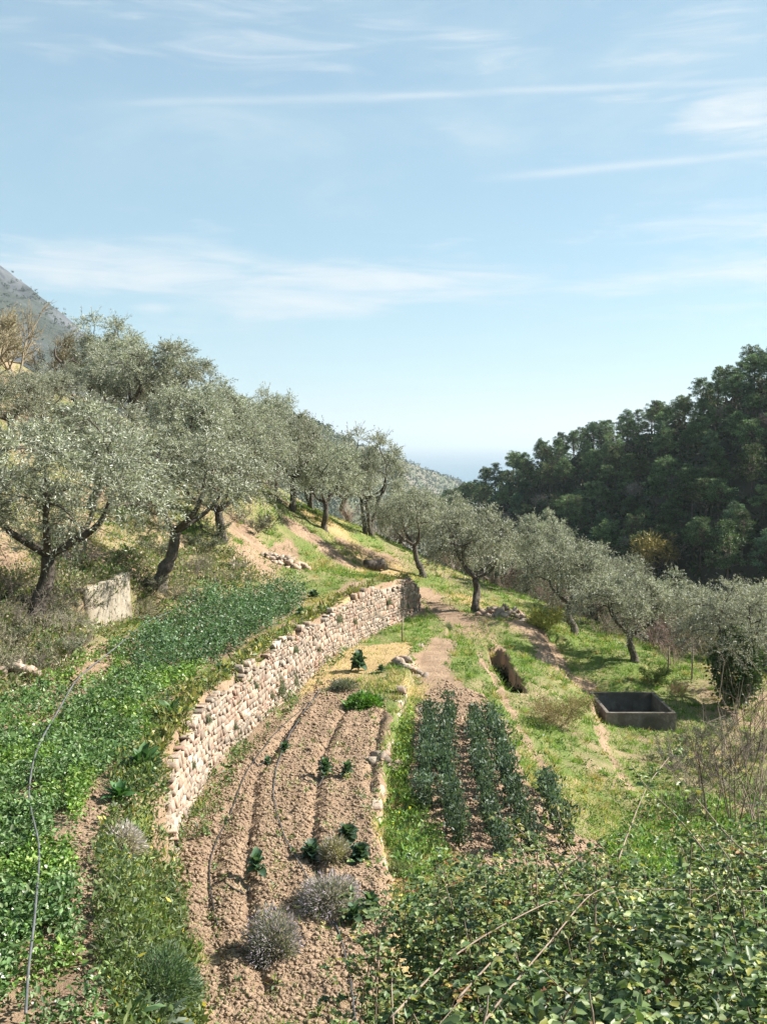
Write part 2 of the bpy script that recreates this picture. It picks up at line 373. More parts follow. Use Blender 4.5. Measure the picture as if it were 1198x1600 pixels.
LEDGE = [(np.array([at_z(*q)[:2] for q in L]), h, s_) for L, h, s_ in (
    (((742, 1010, -.1), (780, 1075, -.3), (812, 1140, -.45), (850, 1200, -.7), (900, 1250, -1.0)), .32, -1.0),
    (((845, 992, -.6), (880, 1040, -.85), (925, 1090, -1.4), (940, 1160, -1.35), (985, 1230, -1.6)), .34, -1.0),
    (((700, 985, 0), (760, 985, 0), (800, 1010, -.2)), .2, -1.0))]
class RBF:
    def __init__(s, pts, lam=.4):
        P = np.array(pts)[:, :2]; z = np.array(pts)[:, 2]; n = len(P); s.P = P
        A = np.zeros((n+3, n+3)); A[:n, :n] = s.k(P, P)+np.eye(n)*lam; A[:n, n] = 1; A[:n, n+1:] = P; A[n, :n] = 1; A[n+1:, :n] = P.T
        s.w = np.linalg.solve(A, np.concatenate([z, np.zeros(3)]))
    def k(s, a, b):
        r2 = ((a[:, None]-b[None])**2).sum(-1)+.05; return .5*r2*np.log(r2)*.02
    def __call__(s, X, Y):
        X = np.asarray(X, float); sh = X.shape; Q = np.stack([X.ravel(), np.asarray(Y, float).ravel()], 1); out = np.empty(len(Q)); n = len(s.P)
        for i in range(0, len(Q), 20000):
            q_ = Q[i:i+20000]; out[i:i+20000] = s.k(q_, s.P)@s.w[:n]+s.w[n]+q_@s.w[n+1:]
        return out.reshape(sh)
RU = RBF(UP_, 0.002); RL = RBF(LO_, 0.002)
TR = [[at_z(*p, 0)[:2] for p in L] for L in (
    ((420, 1560), (395, 1480), (384, 1360), (398, 1220), (470, 1110)),
    ((500, 1420), (488, 1300), (500, 1180), (545, 1095)),
    ((628, 1460), (602, 1340), (578, 1220), (598, 1100)),
    ((345, 1560), (322, 1420), (335, 1330), (385, 1215), (480, 1100)))]
HN = np.array([.9, .44]); HN = HN/np.linalg.norm(HN); HC = float(HN@np.array([75., 170.]))
HTAN = np.array([-HN[1], HN[0]])
def hill(X, Y):
    """the wooded slope across the ravine: ridge height along its crest, falling towards the garden"""
    s = (X-75)*HTAN[0]+(Y-170)*HTAN[1]; d = HC-(X*HN[0]+Y*HN[1])
    zr = np.interp(s, [-150, -60, 0, 25, 60, 95, 125, 170, 260], [60, 41, 24, 14.5, 5.5, -3.5, -13, -26, -70])
    zr = zr + (fbm(X, Y, 30, 4)-.5)*7
    dd = np.abs(d)
    return zr - np.where(d > 0, .8*np.maximum(0, dd-3), .2*dd) - 0.0
def H(X, Y, detail=True):
    X = np.asarray(X, float); Y = np.asarray(Y, float)
    Xc = np.clip(X, -27, 25); Yc = np.clip(Y, 1, 62)
    U = RU(Xc, Yc); L = RL(Xc, Yc)
    ex = edgex(Yc)
    L = L + .35*sst(ex+.12, ex-.1, Xc)*sst(35, 31, Yc)*sst(8, 12, Yc)
    wx = wallx(Yc); wd = .2+.9*sst(16.6, 15.0, Yc)+4*sst(42.3, 47, Yc)
    S = 1-sst(0, 1, (Xc-(wx-wd-.06))/wd)
    z = U*S + L*(1-S)
    # earth held behind the concrete wall
    u_ = (Xc-CW[0][0])*CW[1][0]+(Yc-CW[0][1])*CW[1][1]; v_ = -(Xc-CW[0][0])*CW[1][1]+(Yc-CW[0][1])*CW[1][0]
    kk = sst(-.15, .1, u_)*sst(CW[2]+.9, CW[2]-.1, u_)*sst(.12, .3, v_)*sst(4.5, 1.6, v_)
    z = np.maximum(z, z*(1-kk)+(CW[3])*kk)
    kf = sst(-1.3, -.4, u_)*sst(CW[2]+.8, CW[2]+.2, u_)*sst(.16, .04, v_)*sst(-2.2, -.9, v_); z = np.minimum(z, z*(1-kf)+1.52*kf)
    # water trough pit
    ti = (np.abs(Xc-TRO[0]) < 1.12) & (np.abs(Yc-TRO[1]) < 1.37); z = np.where(ti, np.minimum(z, TRO[2]-.55), z)
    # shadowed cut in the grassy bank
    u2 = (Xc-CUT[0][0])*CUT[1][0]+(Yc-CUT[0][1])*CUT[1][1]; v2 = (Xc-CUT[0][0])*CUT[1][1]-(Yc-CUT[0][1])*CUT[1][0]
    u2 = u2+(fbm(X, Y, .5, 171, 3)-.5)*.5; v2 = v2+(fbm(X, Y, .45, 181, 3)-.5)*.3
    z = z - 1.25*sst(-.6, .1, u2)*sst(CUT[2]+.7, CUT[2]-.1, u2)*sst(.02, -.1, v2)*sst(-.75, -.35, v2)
    for LN in LEDGE:
        sd_ = sdist(Xc, Yc+(fbm(X, Y, .9, 191, 3)-.5)*.7, LN)
        z = z - LN[1]*(sst(-.08, .14, sd_)-sst(.2, 2.6, sd_))
    # outward fall into the ravine
    k = sst(-16, 2, X)
    z = z - .55*np.maximum(0, X-25) - (.12+.5*k)*np.maximum(0, Y-62) + .3*np.maximum(0, -27-X)
    z = np.maximum(z, -70+0*z)
    far = (Y > 62) | (X > 25)
    hz = hill(X, Y); z = np.where(far, np.maximum(z, hz), z)
    if detail:
        onsoil = inpoly(X, Y, P_SOIL); sd = np.where(onsoil, 1.0, 0.0)
        for tr_, TD in zip(TR, ((.11, .08), (.11, .075), (.11, .08), (.04, .1))):
            dt = dist_poly(X, Y, tr_); z = z - TD[0]*np.exp(-(dt/TD[1])**2)*sd + .03*np.exp(-((dt-.25)/.14)**2)*sd
        z = z + (fbm(X, Y, .5, 1, 3)-.5)*.13*sd + (fbm(X, Y, 1.6, 2, 4)-.5)*.24*(1-sd)*sst(0, .6, np.abs(Xc-wx+.3)) + (fbm(X, Y, 8, 3, 2)-.5)*1.2*far
    return z
P_SOIL = [at_z(*p, 0)[:2] for p in ((268, 1325), (345, 1210), (400, 1145), (480, 1078), (525, 1066), (604, 1092), (598, 1180), (586, 1290), (612, 1385), (610, 1480), (560, 1640), (335, 1640), (300, 1480), (285, 1400))]
def ground(x, y, lo=6.0, hi=75.0):
    d = ray(x, y); t = np.concatenate([np.linspace(lo, 30, 160), np.linspace(30.2, hi, 160)])/d[1]
    P = CAM+d*t[:, None]; g = P[:, 2]-H(P[:, 0], P[:, 1], False)
    i = np.where(g < 0)[0]
    if len(i) == 0: return P[-1]
    i = max(i[0], 1); a, b = t[i-1], t[i]; f = g[i-1]/(g[i-1]-g[i]+1e-9)
    p = CAM+d*(a+(b-a)*f); p[2] = H(p[0], p[1]); return p
def gp(L): return [ground(*p)[:2] for p in L]
def gz(X, Y): return float(H(np.array([X]), np.array([Y]))[0])

P_CROP = gp([(-140, 1640), (-140, 1220), (-60, 1150), (0, 1105), (120, 1050), (230, 992), (330, 937), (440, 916), (480, 928), (470, 952), (400, 1000), (330, 1042), (290, 1078), (215, 1110), (235, 1150), (195, 1180), (140, 1230), (112, 1330), (112, 1450), (148, 1560), (165, 1640)])
P_TALL = gp([(205, 1010), (330, 937), (440, 916), (480, 928), (470, 955), (400, 1000), (330, 1045), (215, 1065)])
L_PATHU = gp([(215, 1180), (165, 1240), (130, 1330), (128, 1400), (140, 1480), (160, 1560), (175, 1640)])
P_STRAW = gp([(548, 1006), (640, 1004), (640, 1030), (560, 1055), (470, 1085), (440, 1105)])
P_PLOT = gp([(632, 1112), (690, 1060), (760, 1090), (796, 1150), (822, 1230), (868, 1285), (955, 1325), (900, 1370), (760, 1370), (660, 1300), (640, 1220)])
L_PATHS = [gp(L) for L in (((720, 972), (685, 950), (668, 925)), ((700, 1085), (670, 1040), (690, 1000)), ((540, 880), (500, 850), (462, 822)), ((640, 905), (600, 870), (545, 850)),
    ((905, 1075), (870, 1040), (850, 1000), (815, 975)), ((560, 915), (500, 960), (420, 1010), (330, 1075), (275, 1130)), ((0, 1095), (90, 1070), (190, 1015)), ((120, 880), (180, 880), (230, 880)))]
P_BANK = gp([(420, 905), (470, 862), (450, 835), (385, 850), (350, 905)])

def masks(X, Y):
    """R turf, G straw"""
    jx = X+(fbm(X, Y, .7, 21, 3)-.5)*.5; jy = Y+(fbm(X, Y, .7, 31, 3)-.5)*.5
    turf = np.clip(.35+1.1*(.5*fbm(X, Y, 2.2, 41, 4)+.5*fbm(X*1.0+Y*.35, (Y-X*.4)*.28, .9, 45, 4)-.30), 0, 1)
    straw = np.clip((fbm(X, Y, 3.0, 51, 4)-.5)*3.2, 0, 1)*.8
    straw = straw*np.where(X < -4, .35, 1.0); turf = np.where(X < -5, turf*.8, turf)
    soil = inpoly(jx, jy, P_SOIL); plot = inpoly(jx, jy, P_PLOT); crop = inpoly(jx, jy, P_CROP); st = inpoly(jx, jy, P_STRAW); bank = inpoly(jx, jy, P_BANK)
    turf = np.where(soil | plot | st, 0, turf); turf = np.where(crop, .25, turf); straw = np.where(soil | crop | plot, 0, straw); straw = np.where(st, .75, straw)
    turf = np.where(bank, turf*.45, turf)
    d = dist_poly(jx, jy, L_PATHU); k = sst(.62, .3, d); turf = turf*(1-k); straw = straw*(1-k)
    for L in L_PATHS:
        d = dist_poly(jx, jy, L); k = sst(.75, .3, d); turf = turf*(1-k*.9)
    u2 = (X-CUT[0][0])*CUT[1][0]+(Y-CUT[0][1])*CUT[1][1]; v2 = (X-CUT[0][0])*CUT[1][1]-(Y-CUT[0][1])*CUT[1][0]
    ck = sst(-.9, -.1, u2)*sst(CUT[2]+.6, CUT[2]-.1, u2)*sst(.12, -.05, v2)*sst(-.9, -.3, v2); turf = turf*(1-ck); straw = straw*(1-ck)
    for LN in LEDGE:
        sd_ = sdist(jx, jy, LN); lk_ = sst(-.1, .0, sd_)*sst(.4, .2, sd_)*.75; turf = turf*(1-lk_); straw = straw*(1-lk_*.6)
    wk = sst(.35, .1, np.abs(X-wallx(Y)+.12))*(Y < 43); turf = turf*(1-wk)
    return turf, straw

def lines(*seg):
    out = []
    for a, b, s in seg: out.append(np.arange(a, b, s))
    return np.unique(np.round(np.concatenate(out), 4))
gx = np.concatenate([-27-np.cumsum(1.0*1.16**np.arange(24))[::-1], lines((-27, -9, .3), (-9, 6, .085), (6, 25.01, .2)), 25+np.cumsum(.5*1.09**np.arange(44))])
yy = [1.0]
while yy[-1] < 62: yy.append(yy[-1]+max(.06, .0062*yy[-1]))
gy = np.concatenate([np.array(yy), yy[-1]+np.cumsum(.6*1.055**np.arange(54))])
GX, GY = np.meshgrid(gx, gy)
GZ = H(GX, GY)
mb = MB(); nx, ny = len(gx), len(gy)
i = np.arange(ny-1)[:, None]*nx; j = np.arange(nx-1)[None]
F = np.stack([i+j, i+j+1, i+nx+j+1, i+nx+j], -1).reshape(-1, 4)
tm, sm = masks(GX, GY); wf = sst(64, 75, np.maximum(GY, GX*1.6+24))
mb.add(np.stack([GX, GY, GZ], -1).reshape(-1, 3), F, np.stack([tm, sm*(1-wf), wf], -1).reshape(-1, 3))
terr = mb.build('terrain', M['ground'], smooth=True); tag(terr, 'terraced hillside of soil and turf falling into the ravine', kind='structure')

# sea sheet to the horizon
mb = MB(); mb.add([(-60000, 250, -180), (60000, 250, -180), (60000, 60000, -180), (-60000, 60000, -180)], [[0, 1, 2, 3]])
tag(mb.build('sea', M['sea']), 'pale sea in the haze beyond the valley mouth', kind='structure')

# far ridges
def ridge(name, mat, crest, down, back, seed, amp, label, nA=140, nD=60, tail=-190, prof=1.0):
    C = np.array([at_y(*p) for p in crest]); tt = np.linspace(0, 1, len(C)); u = np.linspace(0, 1, nA)
    A = np.stack([np.interp(u, tt, C[:, k]) for k in range(3)], 1)
    v = np.concatenate([np.linspace(-1, 0, nD//3)[:-1], np.linspace(0, 1, nD)])
    X = A[None, :, 0]+0*v[:, None]; Y = A[None, :, 1]+np.where(v < 0, -v*back, -v*down)[:, None]
    Zb = np.where(v < 0, np.abs(v)*.6, np.abs(v)**prof)[:, None]
    Z = A[None, :, 2]*(1-Zb)+tail*Zb
    n_ = fbm(X, Y+Z, amp*5, seed, 6)-.5; Z = Z+n_*amp*2.2*sst(0, .08, np.abs(v))[:, None]+(fbm(X, Y, amp*1.1, seed+7, 4)-.5)*amp*.5
    mb = MB(); R_, Cn = Z.shape; i = np.arange(R_-1)[:, None]*Cn; j = np.arange(Cn-1)[None]
    mb.add(np.stack([X, Y, Z], -1).reshape(-1, 3), np.stack([i+j, i+Cn+j, i+Cn+j+1, i+j+1], -1).reshape(-1, 4))
    tag(mb.build(name, mat, smooth=True), label, kind='structure')
    return X, Y, Z
RX, RY, RZ = ridge('mountain', M['rock'], ((-260, 300, 1900), (-120, 352, 1880), (-40, 388, 1860), (0, 416, 1850), (40, 446, 1850), (75, 470, 1840), (100, 494, 1830), (145, 530, 1820), (200, 580, 1800), (300, 650, 1780), (420, 740, 1760)), 1000, 500, 61, 45, 'grey rocky mountain spotted with scrub, behind the bare trees', 220, 110, -190, 1.15)
R2 = ridge('far_hill', M['scrub'], ((200, 640, 900), (330, 640, 920), (420, 640, 960), (445, 645, 1000), (500, 668, 1150), (545, 690, 1400), (620, 716, 2000), (715, 752, 2700), (760, 776, 3000), (840, 815, 3300)), 700, 500, 71, 14, 'hazy wooded far hill sloping down to the sea', 200, 70, -190, .9)

# ------------------------------------------------------------------ retaining walls
def stone_mesh(seed, col):
    r = np.random.default_rng(seed)
    g = np.array([(a, b, c) for a in (-1, 0, 1) for b in (-1, 0, 1) for c in (-1, 0, 1) if (a, b, c) != (0, 0, 0)], float)
    idx = {tuple(p.astype(int)): k for k, p in enumerate(g)}; Fq = []
    for ax in range(3):
        o1, o2 = [k for k in range(3) if k != ax]
        for sgn in (-1, 1):
            for a in (-1, 0):
                for b in (-1, 0):
                    q_ = []
                    for (da, db) in ((0, 0), (1, 0), (1, 1), (0, 1)):
                        p = [0, 0, 0]; p[ax] = sgn; p[o1] = a+da; p[o2] = b+db; q_.append(idx[tuple(p)])
                    flip = (sgn > 0) == (ax == 1)
                    Fq.append(q_[::-1] if flip else q_)
    n = np.linalg.norm(g, axis=1); V = g*(.5*np.where(n > 1.5, .93, 1.0))[:, None]
    V = V+r.normal(size=V.shape)*.055; V[:, 2] += V[:, 0]*r.normal()*.12; V[:, 0] += V[:, 2]*r.normal()*.15
    m_ = MB(); m_.add(V, Fq, col); return m_
STONE_COL = [(1.0, .96, .9), (.82, .77, .7), (1.15, 1.11, 1.05), (1.02, .86, .76), (.72, .69, .66), (1.06, .95, .84)]
STONES = [stone_mesh(100+k, STONE_COL[k % 6]) for k in range(10)]
STONE_ME = [s_.mesh('stone', M['stone']) for s_ in STONES]
def arc(P):
    P = np.asarray(P)[:, :2]; d = np.concatenate([[0], np.cumsum(np.linalg.norm(np.diff(P, axis=0), axis=1))]); return P, d
def build_wall(name, label, line, topz, basez, nmax, hs, ls, batter=.1, proud=.06, seed=3, gaps=None, core=True):
    """courses of separate stones in front of an earth core"""
    r = random.Random(seed); P, d = arc(line); root = empty(name, (float(P[len(P)//2][0]), float(P[len(P)//2][1]), 0))
    o0 = np.array(root.location); todo = []
    def pt(s_):
        x = np.interp(s_, d, P[:, 0]); y = np.interp(s_, d, P[:, 1]); e = .3
        tx = np.interp(s_+e, d, P[:, 0])-np.interp(s_-e, d, P[:, 0]); ty = np.interp(s_+e, d, P[:, 1])-np.interp(s_-e, d, P[:, 1]); l = math.hypot(tx, ty)+1e-9
        return x, y, tx/l, ty/l
    def cb(k, s_): return zs[k]+(vn(s_, k*1.7, .7, 7)-.5)*.13*(k > 0)
    zs = [0.0]
    while zs[-1] < 2.6: zs.append(zs[-1]+r.uniform(*hs))
    for k in range(len(zs)-1):
        s_ = r.uniform(0, .15); jt = r.uniform(-.04, .04)
        while s_ < d[-1]:
            L = r.uniform(*ls)*(.8+2.2*(zs[k+1]-zs[k])); s1 = s_+L; j1 = r.uniform(-.05, .05)
            x, y, tx, ty = pt(s_+L/2); zb = basez(x, y)-.05; zt = topz(x, y); zmid = zb+(cb(k, s_+L/2)+cb(k+1, s_+L/2))/2
            if zmid < zt+r.uniform(-.2, .06)+(vn(s_, 3, 1.3, 19)-.6)*.4 and not (gaps and gaps(s_, zmid, r)):
                ol = [(s_-jt, cb(k, s_-jt)), (s_+L*r.uniform(.4, .6), cb(k, s_+L/2)-r.uniform(0, .015)), (s1-j1, cb(k, s1-j1)), (s1+j1, cb(k+1, s1+j1)), (s_+L*r.uniform(.35, .65), cb(k+1, s_+L/2)+r.uniform(0, .015)), (s_+jt, cb(k+1, s_+jt))]
                ol = np.array(ol); c_ = ol.mean(0); ol = c_+(ol-c_)*(1-.014/np.maximum(.05, np.abs(ol-c_)).clip(.05, 1)*.5)+np.array([[r.uniform(-.008, .008), r.uniform(-.008, .008)] for _ in range(6)])
                todo.append((x, y, zb, tx, ty, s_+L/2, ol, r.uniform(-.02, .03), r.randrange(10), L*(zs[k+1]-zs[k])/(x*x+y*y)))
            s_ = s1; jt = j1
    todo.sort(key=lambda q_: -q_[-1])
    def stone(q_):
        x, y, zb, tx, ty, sm, ol, po, ci, _ = q_; nx_, ny_ = ty, -tx; c_ = ol.mean(0); V = []
        tl = (r.uniform(-.12, .12), r.uniform(-.12, .12))
        for (sh, dep, jj) in ((1.0, -.17, 0), (1.0, -.006, .006), (r.uniform(.78, .94), .008, .01)):
            for w_ in ol:
                u_, v_ = c_+(w_-c_)*sh; du = u_-sm; off = proud+po+dep-batter*v_+(tl[0]*du+tl[1]*(v_-c_[1]))*(dep > -.1)+r.uniform(-jj, jj)
                V.append((x+tx*du+nx_*off, y+ty*du+ny_*off, zb+v_))
        off = proud+po+.02-batter*c_[1]; V.append((x+tx*(c_[0]-sm)+nx_*off, y+ty*(c_[0]-sm)+ny_*off, zb+c_[1]))
        F4 = []
        for w_ in range(6):
            e_ = (w_+1) % 6; F4 += [[w_, e_, 6+e_, 6+w_], [6+w_, 6+e_, 12+e_, 12+w_]]
        F3 = [[12+w_, 12+(w_+1) % 6, 18] for w_ in range(6)]
        return np.array(V), F4, F3, np.array(STONE_COL[ci % 6])*r.uniform(.72, 1.15)
    for q_ in todo[:nmax]:
        V, F4, F3, c_ = stone(q_); m_ = MB(); ce = V.mean(0); m_.add(V-ce, F4, c_); m_.F.append(np.array(F3)); o = m_.build('stone', M['stone'], root); o.location = ce-o0
    if len(todo) > nmax:
        m_ = MB()
        for q_ in todo[nmax:]:
            V, F4, F3, c_ = stone(q_); n0 = m_.n; m_.add(V-o0, F4, c_); m_.F.append(np.array(F3)+n0)
        tag(m_.build('stone_courses', M['stone'], root), kind='stuff')
    print(name, len(todo))
    if not core:
        tag(root, label, 'wall'); return root
    # earth and rubble core
    m_ = MB(); S_ = np.arange(0, d[-1]+.2, .2); R_ = []
    for s_ in S_:
        x, y, tx, ty = pt(min(s_, d[-1])); zb = basez(x, y)-.1; zt = topz(x, y)-.14; col_ = []
        for f in np.linspace(0, 1, 7):
            zz = zb+(zt-zb)*f; off = .025-batter*(zz-zb)+(vn(s_, zz, .2, 5)-.5)*.06; col_.append((x+ty*off-o0[0], y-tx*off-o0[1], zz))
        col_.append((x-ty*.3-o0[0], y+tx*.3-o0[1], zt-.12)); R_.append(col_)
    R_ = np.array(R_); a_, b_ = R_.shape[:2]; i = np.arange(a_-1)[:, None]*b_; j = np.arange(b_-1)[None]
    m_.add(R_.reshape(-1, 3), np.stack([i+j, i+b_+j, i+b_+j+1, i+j+1], -1).reshape(-1, 4))
    m_.build('wall_core', M['core'], root)
    tag(root, label, 'wall'); return root
def up_z(x, y): return float(RU(np.array([x]), np.array([y]))[0])
def lo_z(x, y):
    x = np.array([x]); y = np.array([y]); return float((RL(x, y)+.35*sst(35, 31, y)*sst(8, 12, y))[0])
WL = [p for p in WF if 10 < p[1]]
yy_ = np.linspace(16.6, WF[-1][1], 60); main_line = [(float(wallx(y)), y) for y in yy_]
def main_top(x, y): return up_z(x, y)-1.25*float(sst(18.6, 16.4, y))
def main_base(x, y): return lo_z(x, y) if x > wallx(y)-.12 else min(gz(x-.1, y-.35), up_z(x, y)-.3)-.1
build_wall('stone_retaining_wall', 'long pale dry stone retaining wall between the bean terrace and the furrowed bed', main_line, main_top, lo_z, 300, (.07, .16), (.08, .26), seed=4)
e1 = [(float(edgex(y)), y) for y in np.linspace(EY[0]+1.5, EY[-1]-1, 40)]
build_wall('garden_edging', 'low stone edging between the furrowed bed and the leafy plot', e1, lambda x, y: lo_z(x, y)-.02, lambda x, y: lo_z(x, y)-.38, 120, (.1, .17), (.13, .3), batter=.2, proud=.04, seed=8, gaps=lambda s_, z, r: r.random() < .3, core=True)

# rubble outcrops in the banks
def rubble(name, px, n, w, h, label, seed):
    r = random.Random(seed); p = ground(*px); root = empty(name, p)
    for k in range(n):
        u = r.uniform(-w, w); v_ = r.random(); s_ = r.uniform(.09, .24)
        x = u; y = v_*.5+abs(u)*.1; zz = gz(p[0]+x, p[1]+y)-p[2]-.03+h*.7*v_*(1-abs(u)/w*.6)
        link('stone', STONE_ME[r.randrange(10)], root, (x, y, zz), (r.uniform(-.5, .5), r.uniform(-.5, .5), r.uniform(0, 6)), (s_*1.4, s_, s_*r.uniform(.6, 1)))
    tag(root, label, 'rubble')
rubble('stone_rubble', (446, 884), 34, .95, .55, 'tumbled pale stones in the bare bank above the bean rows', 1)
rubble('stone_rubble', (792, 968), 42, 1.15, .75, 'dark mossy rubble wall beside the lone olive near the path', 2)
rubble('stone_rubble', (600, 1192), 12, .35, .16, 'small heap of pale stones at the corner of the leafy plot', 3)
rubble('stone_rubble', (5, 1062), 22, .8, .6, 'crumbling stones at the left edge under the grey brush', 5)
rubble('stone_rubble', (640, 1045), 14, .5, .25, 'few pale stones in grass at the head of the edging', 6)

# concrete wall end on the left terrace
pA = _a.copy(); pB = _b.copy()
def concrete_wall():
    a = np.array(pA); b = np.array(pB); a[2] = b[2] = min(a[2], b[2])-.1; t_ = (b-a)/np.linalg.norm(b-a); n_ = np.array([-t_[1], t_[0], 0])
    root = empty('concrete_wall', a); Lw = float(np.linalg.norm(b-a)); m_ = MB(); ns, nz_ = 14, 10; G = []
    for side in (0, 1):
        for k in range(ns+1):
            for q_ in range(nz_+1):
                u = k/ns*Lw; top = 1.52+.14*k/ns+(vn(u, 0, .35, 3)-.5)*.09
                zz = q_/nz_*top; off = (.38 if side else 0)+(vn(u, zz, .4, 9)-.5)*.03-(0 if side else -.05*zz)
                G.append(t_*u+n_*off+np.array([0, 0, zz]))
    G = np.array(G); st_ = nz_+1; blk = (ns+1)*st_; Fq = []
    for k in range(ns):
        for q_ in range(nz_):
            a0 = k*st_+q_; Fq += [[a0, a0+st_, a0+st_+1, a0+1], [blk+a0, blk+a0+1, blk+a0+st_+1, blk+a0+st_]]
        a0 = k*st_+nz_; Fq.append([a0, a0+st_, blk+a0+st_, blk+a0])
    for q_ in range(nz_): Fq += [[q_, q_+1, blk+q_+1, blk+q_], [ns*st_+q_, blk+ns*st_+q_, blk+ns*st_+q_+1, ns*st_+q_+1]]
    m_.add(G, Fq); m_.build('wall_slab', M['concrete'], root, smooth=False)
    m_ = MB(); Vb = []
    for (u0, u1, z0, z1) in ((.45, .49, .1, 1.5), (1.25, 1.28, .05, 1.55), (1.95, 1.97, .3, 1.6)):
        pass
    tag(root, 'pale streaked concrete wall end below the leftmost olive tree', 'wall')
concrete_wall()

# water trough
def trough():
    p = _p; w, dp, h, th = 1.1, 1.35, .6, .12
    root = empty('water_trough', (p[0], p[1]+dp, TRO[2]-.24), 0)
    base_z = -.3
    def box(name, x0, x1, y0, y1, z0, z1, mat=M['trough'], sub=5):
        m_ = MB(); c = np.array([(x, y, z) for x in (x0, x1) for y in (y0, y1) for z in (z0, z1)], float)
        m_.add(c, [[0, 1, 3, 2], [4, 6, 7, 5], [0, 4, 5, 1], [2, 3, 7, 6], [0, 2, 6, 4], [1, 5, 7, 3]]); o = m_.build(name, mat, root)
        bv = o.modifiers.new('b', 'BEVEL'); bv.width = .015; bv.segments = 2
        return o
    box('wall_panel', -w, w, -dp, -dp+th, base_z, h)
    box('wall_panel', -w, w, dp-th, dp, base_z, h+.004)
    box('wall_panel', -w, -w+th, -dp+th+.002, dp-th-.002, base_z, h-.003)
    box('wall_panel', w-th, w, -dp+th+.002, dp-th-.002, base_z, h-.002)
    box('trough_floor', -w+th, w-th, -dp+th, dp-th, base_z-.02, base_z+.06)
    m_ = MB(); m_.add([(-w+th+.01, -dp+th+.01, -.2), (w-th-.01, -dp+th+.01, -.2), (w-th-.01, dp-th-.01, -.2), (-w+th+.01, dp-th-.01, -.2)], [[0, 1, 2, 3]]); m_.build('water', M['water'], root)
    tag(root, 'square concrete water trough with dark water on the grassy slope', 'trough')
trough()

# ------------------------------------------------------------------ trees
def olive_proto(seed, lean=(0, 0), fork=1.2, crown=(1.9, 1.9, 1.35), cz=3.2, nl=17, nt=46, nlf=24, leafL=.10, leafW=.026, multi=1, cols=None):
    """returns (trunk mesh, branch mesh, crown mesh) of an olive about five metres tall"""
    r = np.random.default_rng(seed); tk = MB(); br = MB(); lf = MB()
    cx, cyy = lean[0], lean[1]; limbs = []
    for m_ in range(multi):
        b0 = np.array([0, 0, -.25]) if multi == 1 else np.array([r.uniform(-.3, .3), r.uniform(-.3, .3), -.25])
        f = np.array([cx*.55+r.normal()*.1*(multi > 1)*3, cyy*.55+r.normal()*.3*(multi > 1), fork])
        P = smooth_path([b0, b0*.4+f*.25+np.array([r.normal()*.08, r.normal()*.08, .1]), b0*.1+f*.62+np.array([r.normal()*.07, r.normal()*.07, 0]), f], 5)
        R0 = (.19 if multi == 1 else .13); R = np.linspace(R0, R0*.68, len(P)); R[0] *= 1.6; R[1] *= 1.35; R[2] *= 1.12
        R = R*(1+.12*r.normal(size=len(P))); tube(tk, P, R, 9)
        nb = 4 if multi == 1 else 2; a0 = r.uniform(0, 6.28)
        for k in range(nb):
            a = a0+k*6.283/nb+r.normal()*.3
            e = np.array([cx+math.cos(a)*crown[0]*.55, cyy+math.sin(a)*crown[1]*.55, cz+r.uniform(-.2, .5)])
            mid = f*.5+e*.5+np.array([math.cos(a)*.25, math.sin(a)*.25, -.15])+r.normal(size=3)*.12
            L = smooth_path([f, mid, e], 6); tube(br, L, np.linspace(R0*.5, .02, len(L)), 6); limbs.append(L)
    LP = np.concatenate(limbs)
    # foliage clumps over an uneven dome
    cen = []
    for k in range(nl):
        u = (k+.5)/nl; th = k*2.39996+r.normal()*.25; zz = 1-1.62*u; rr = math.sqrt(max(0, 1-zz*zz)); s_ = r.uniform(.5, 1.12)
        c = np.array([cx+crown[0]*rr*math.cos(th)*s_, cyy+crown[1]*rr*math.sin(th)*s_, cz+crown[2]*zz*s_*.95]); cen.append(c)
    for k in range(4): cen.append(np.array([cx, cyy, cz])+r.normal(size=3)*np.array([.6, .6, .4]))
    cols = cols or ((.2, .21, .155), (.32, .335, .26), (.48, .495, .42), (.13, .14, .095))
    for c in cen:
        q_ = LP[np.argmin(((LP-c)**2).sum(1))]; mid = q_*.5+c*.5+np.array([0, 0, .12])+r.normal(size=3)*.08
        tube(br, smooth_path([q_, mid, c], 4), np.linspace(.035, .012, 9), 4, cap=False)
        R_ = r.uniform(.42, .95); n = int(nt*r.uniform(.8, 1.2))
        d = nrm(r.normal(size=(n, 3))+np.array([0, 0, .35])+nrm(c-np.array([cx, cyy, cz-.4]))*.5)
        s0 = c+d*R_*r.uniform(.05, .45, (n, 1)); ln = R_*r.uniform(.5, 1.05, (n, 1)); g = np.array([0, 0, -1.])*r.uniform(.05, .6, (n, 1))
        tt = np.linspace(.12, 1, nlf)[None, :, None]
        P = s0[:, None]+d[:, None]*ln[:, None]*tt+g[:, None]*ln[:, None]*tt**2
        T = nrm(d[:, None]+2*g[:, None]*tt)
        for w_ in range(0, n, 3): tube(br, P[w_][::nlf//3], np.array([.008, .006, .005, .004])[:len(P[w_][::nlf//3])], 3, cap=False)
        PP = P.reshape(-1, 3)+r.normal(size=(n*nlf, 3))*.02; DD = (T*.6).reshape(-1, 3)+r.normal(size=(n*nlf, 3))*.62
        tone = 1+.16*r.normal(size=(n, 1)); cc = pal(n*nlf, cols, (3, 4, 2.2, 2), .15, r)*np.repeat(tone, nlf, 0)
        diamonds(lf, PP, DD, leafL*r.uniform(.7, 1.3, n*nlf), leafW*r.uniform(.8, 1.3, n*nlf), np.clip(cc, .01, .6), rg=r)
    return tk.mesh('trunk', M['bark'], True), br.mesh('branches', M['bark'], True), lf.mesh('crown', M['olive'])
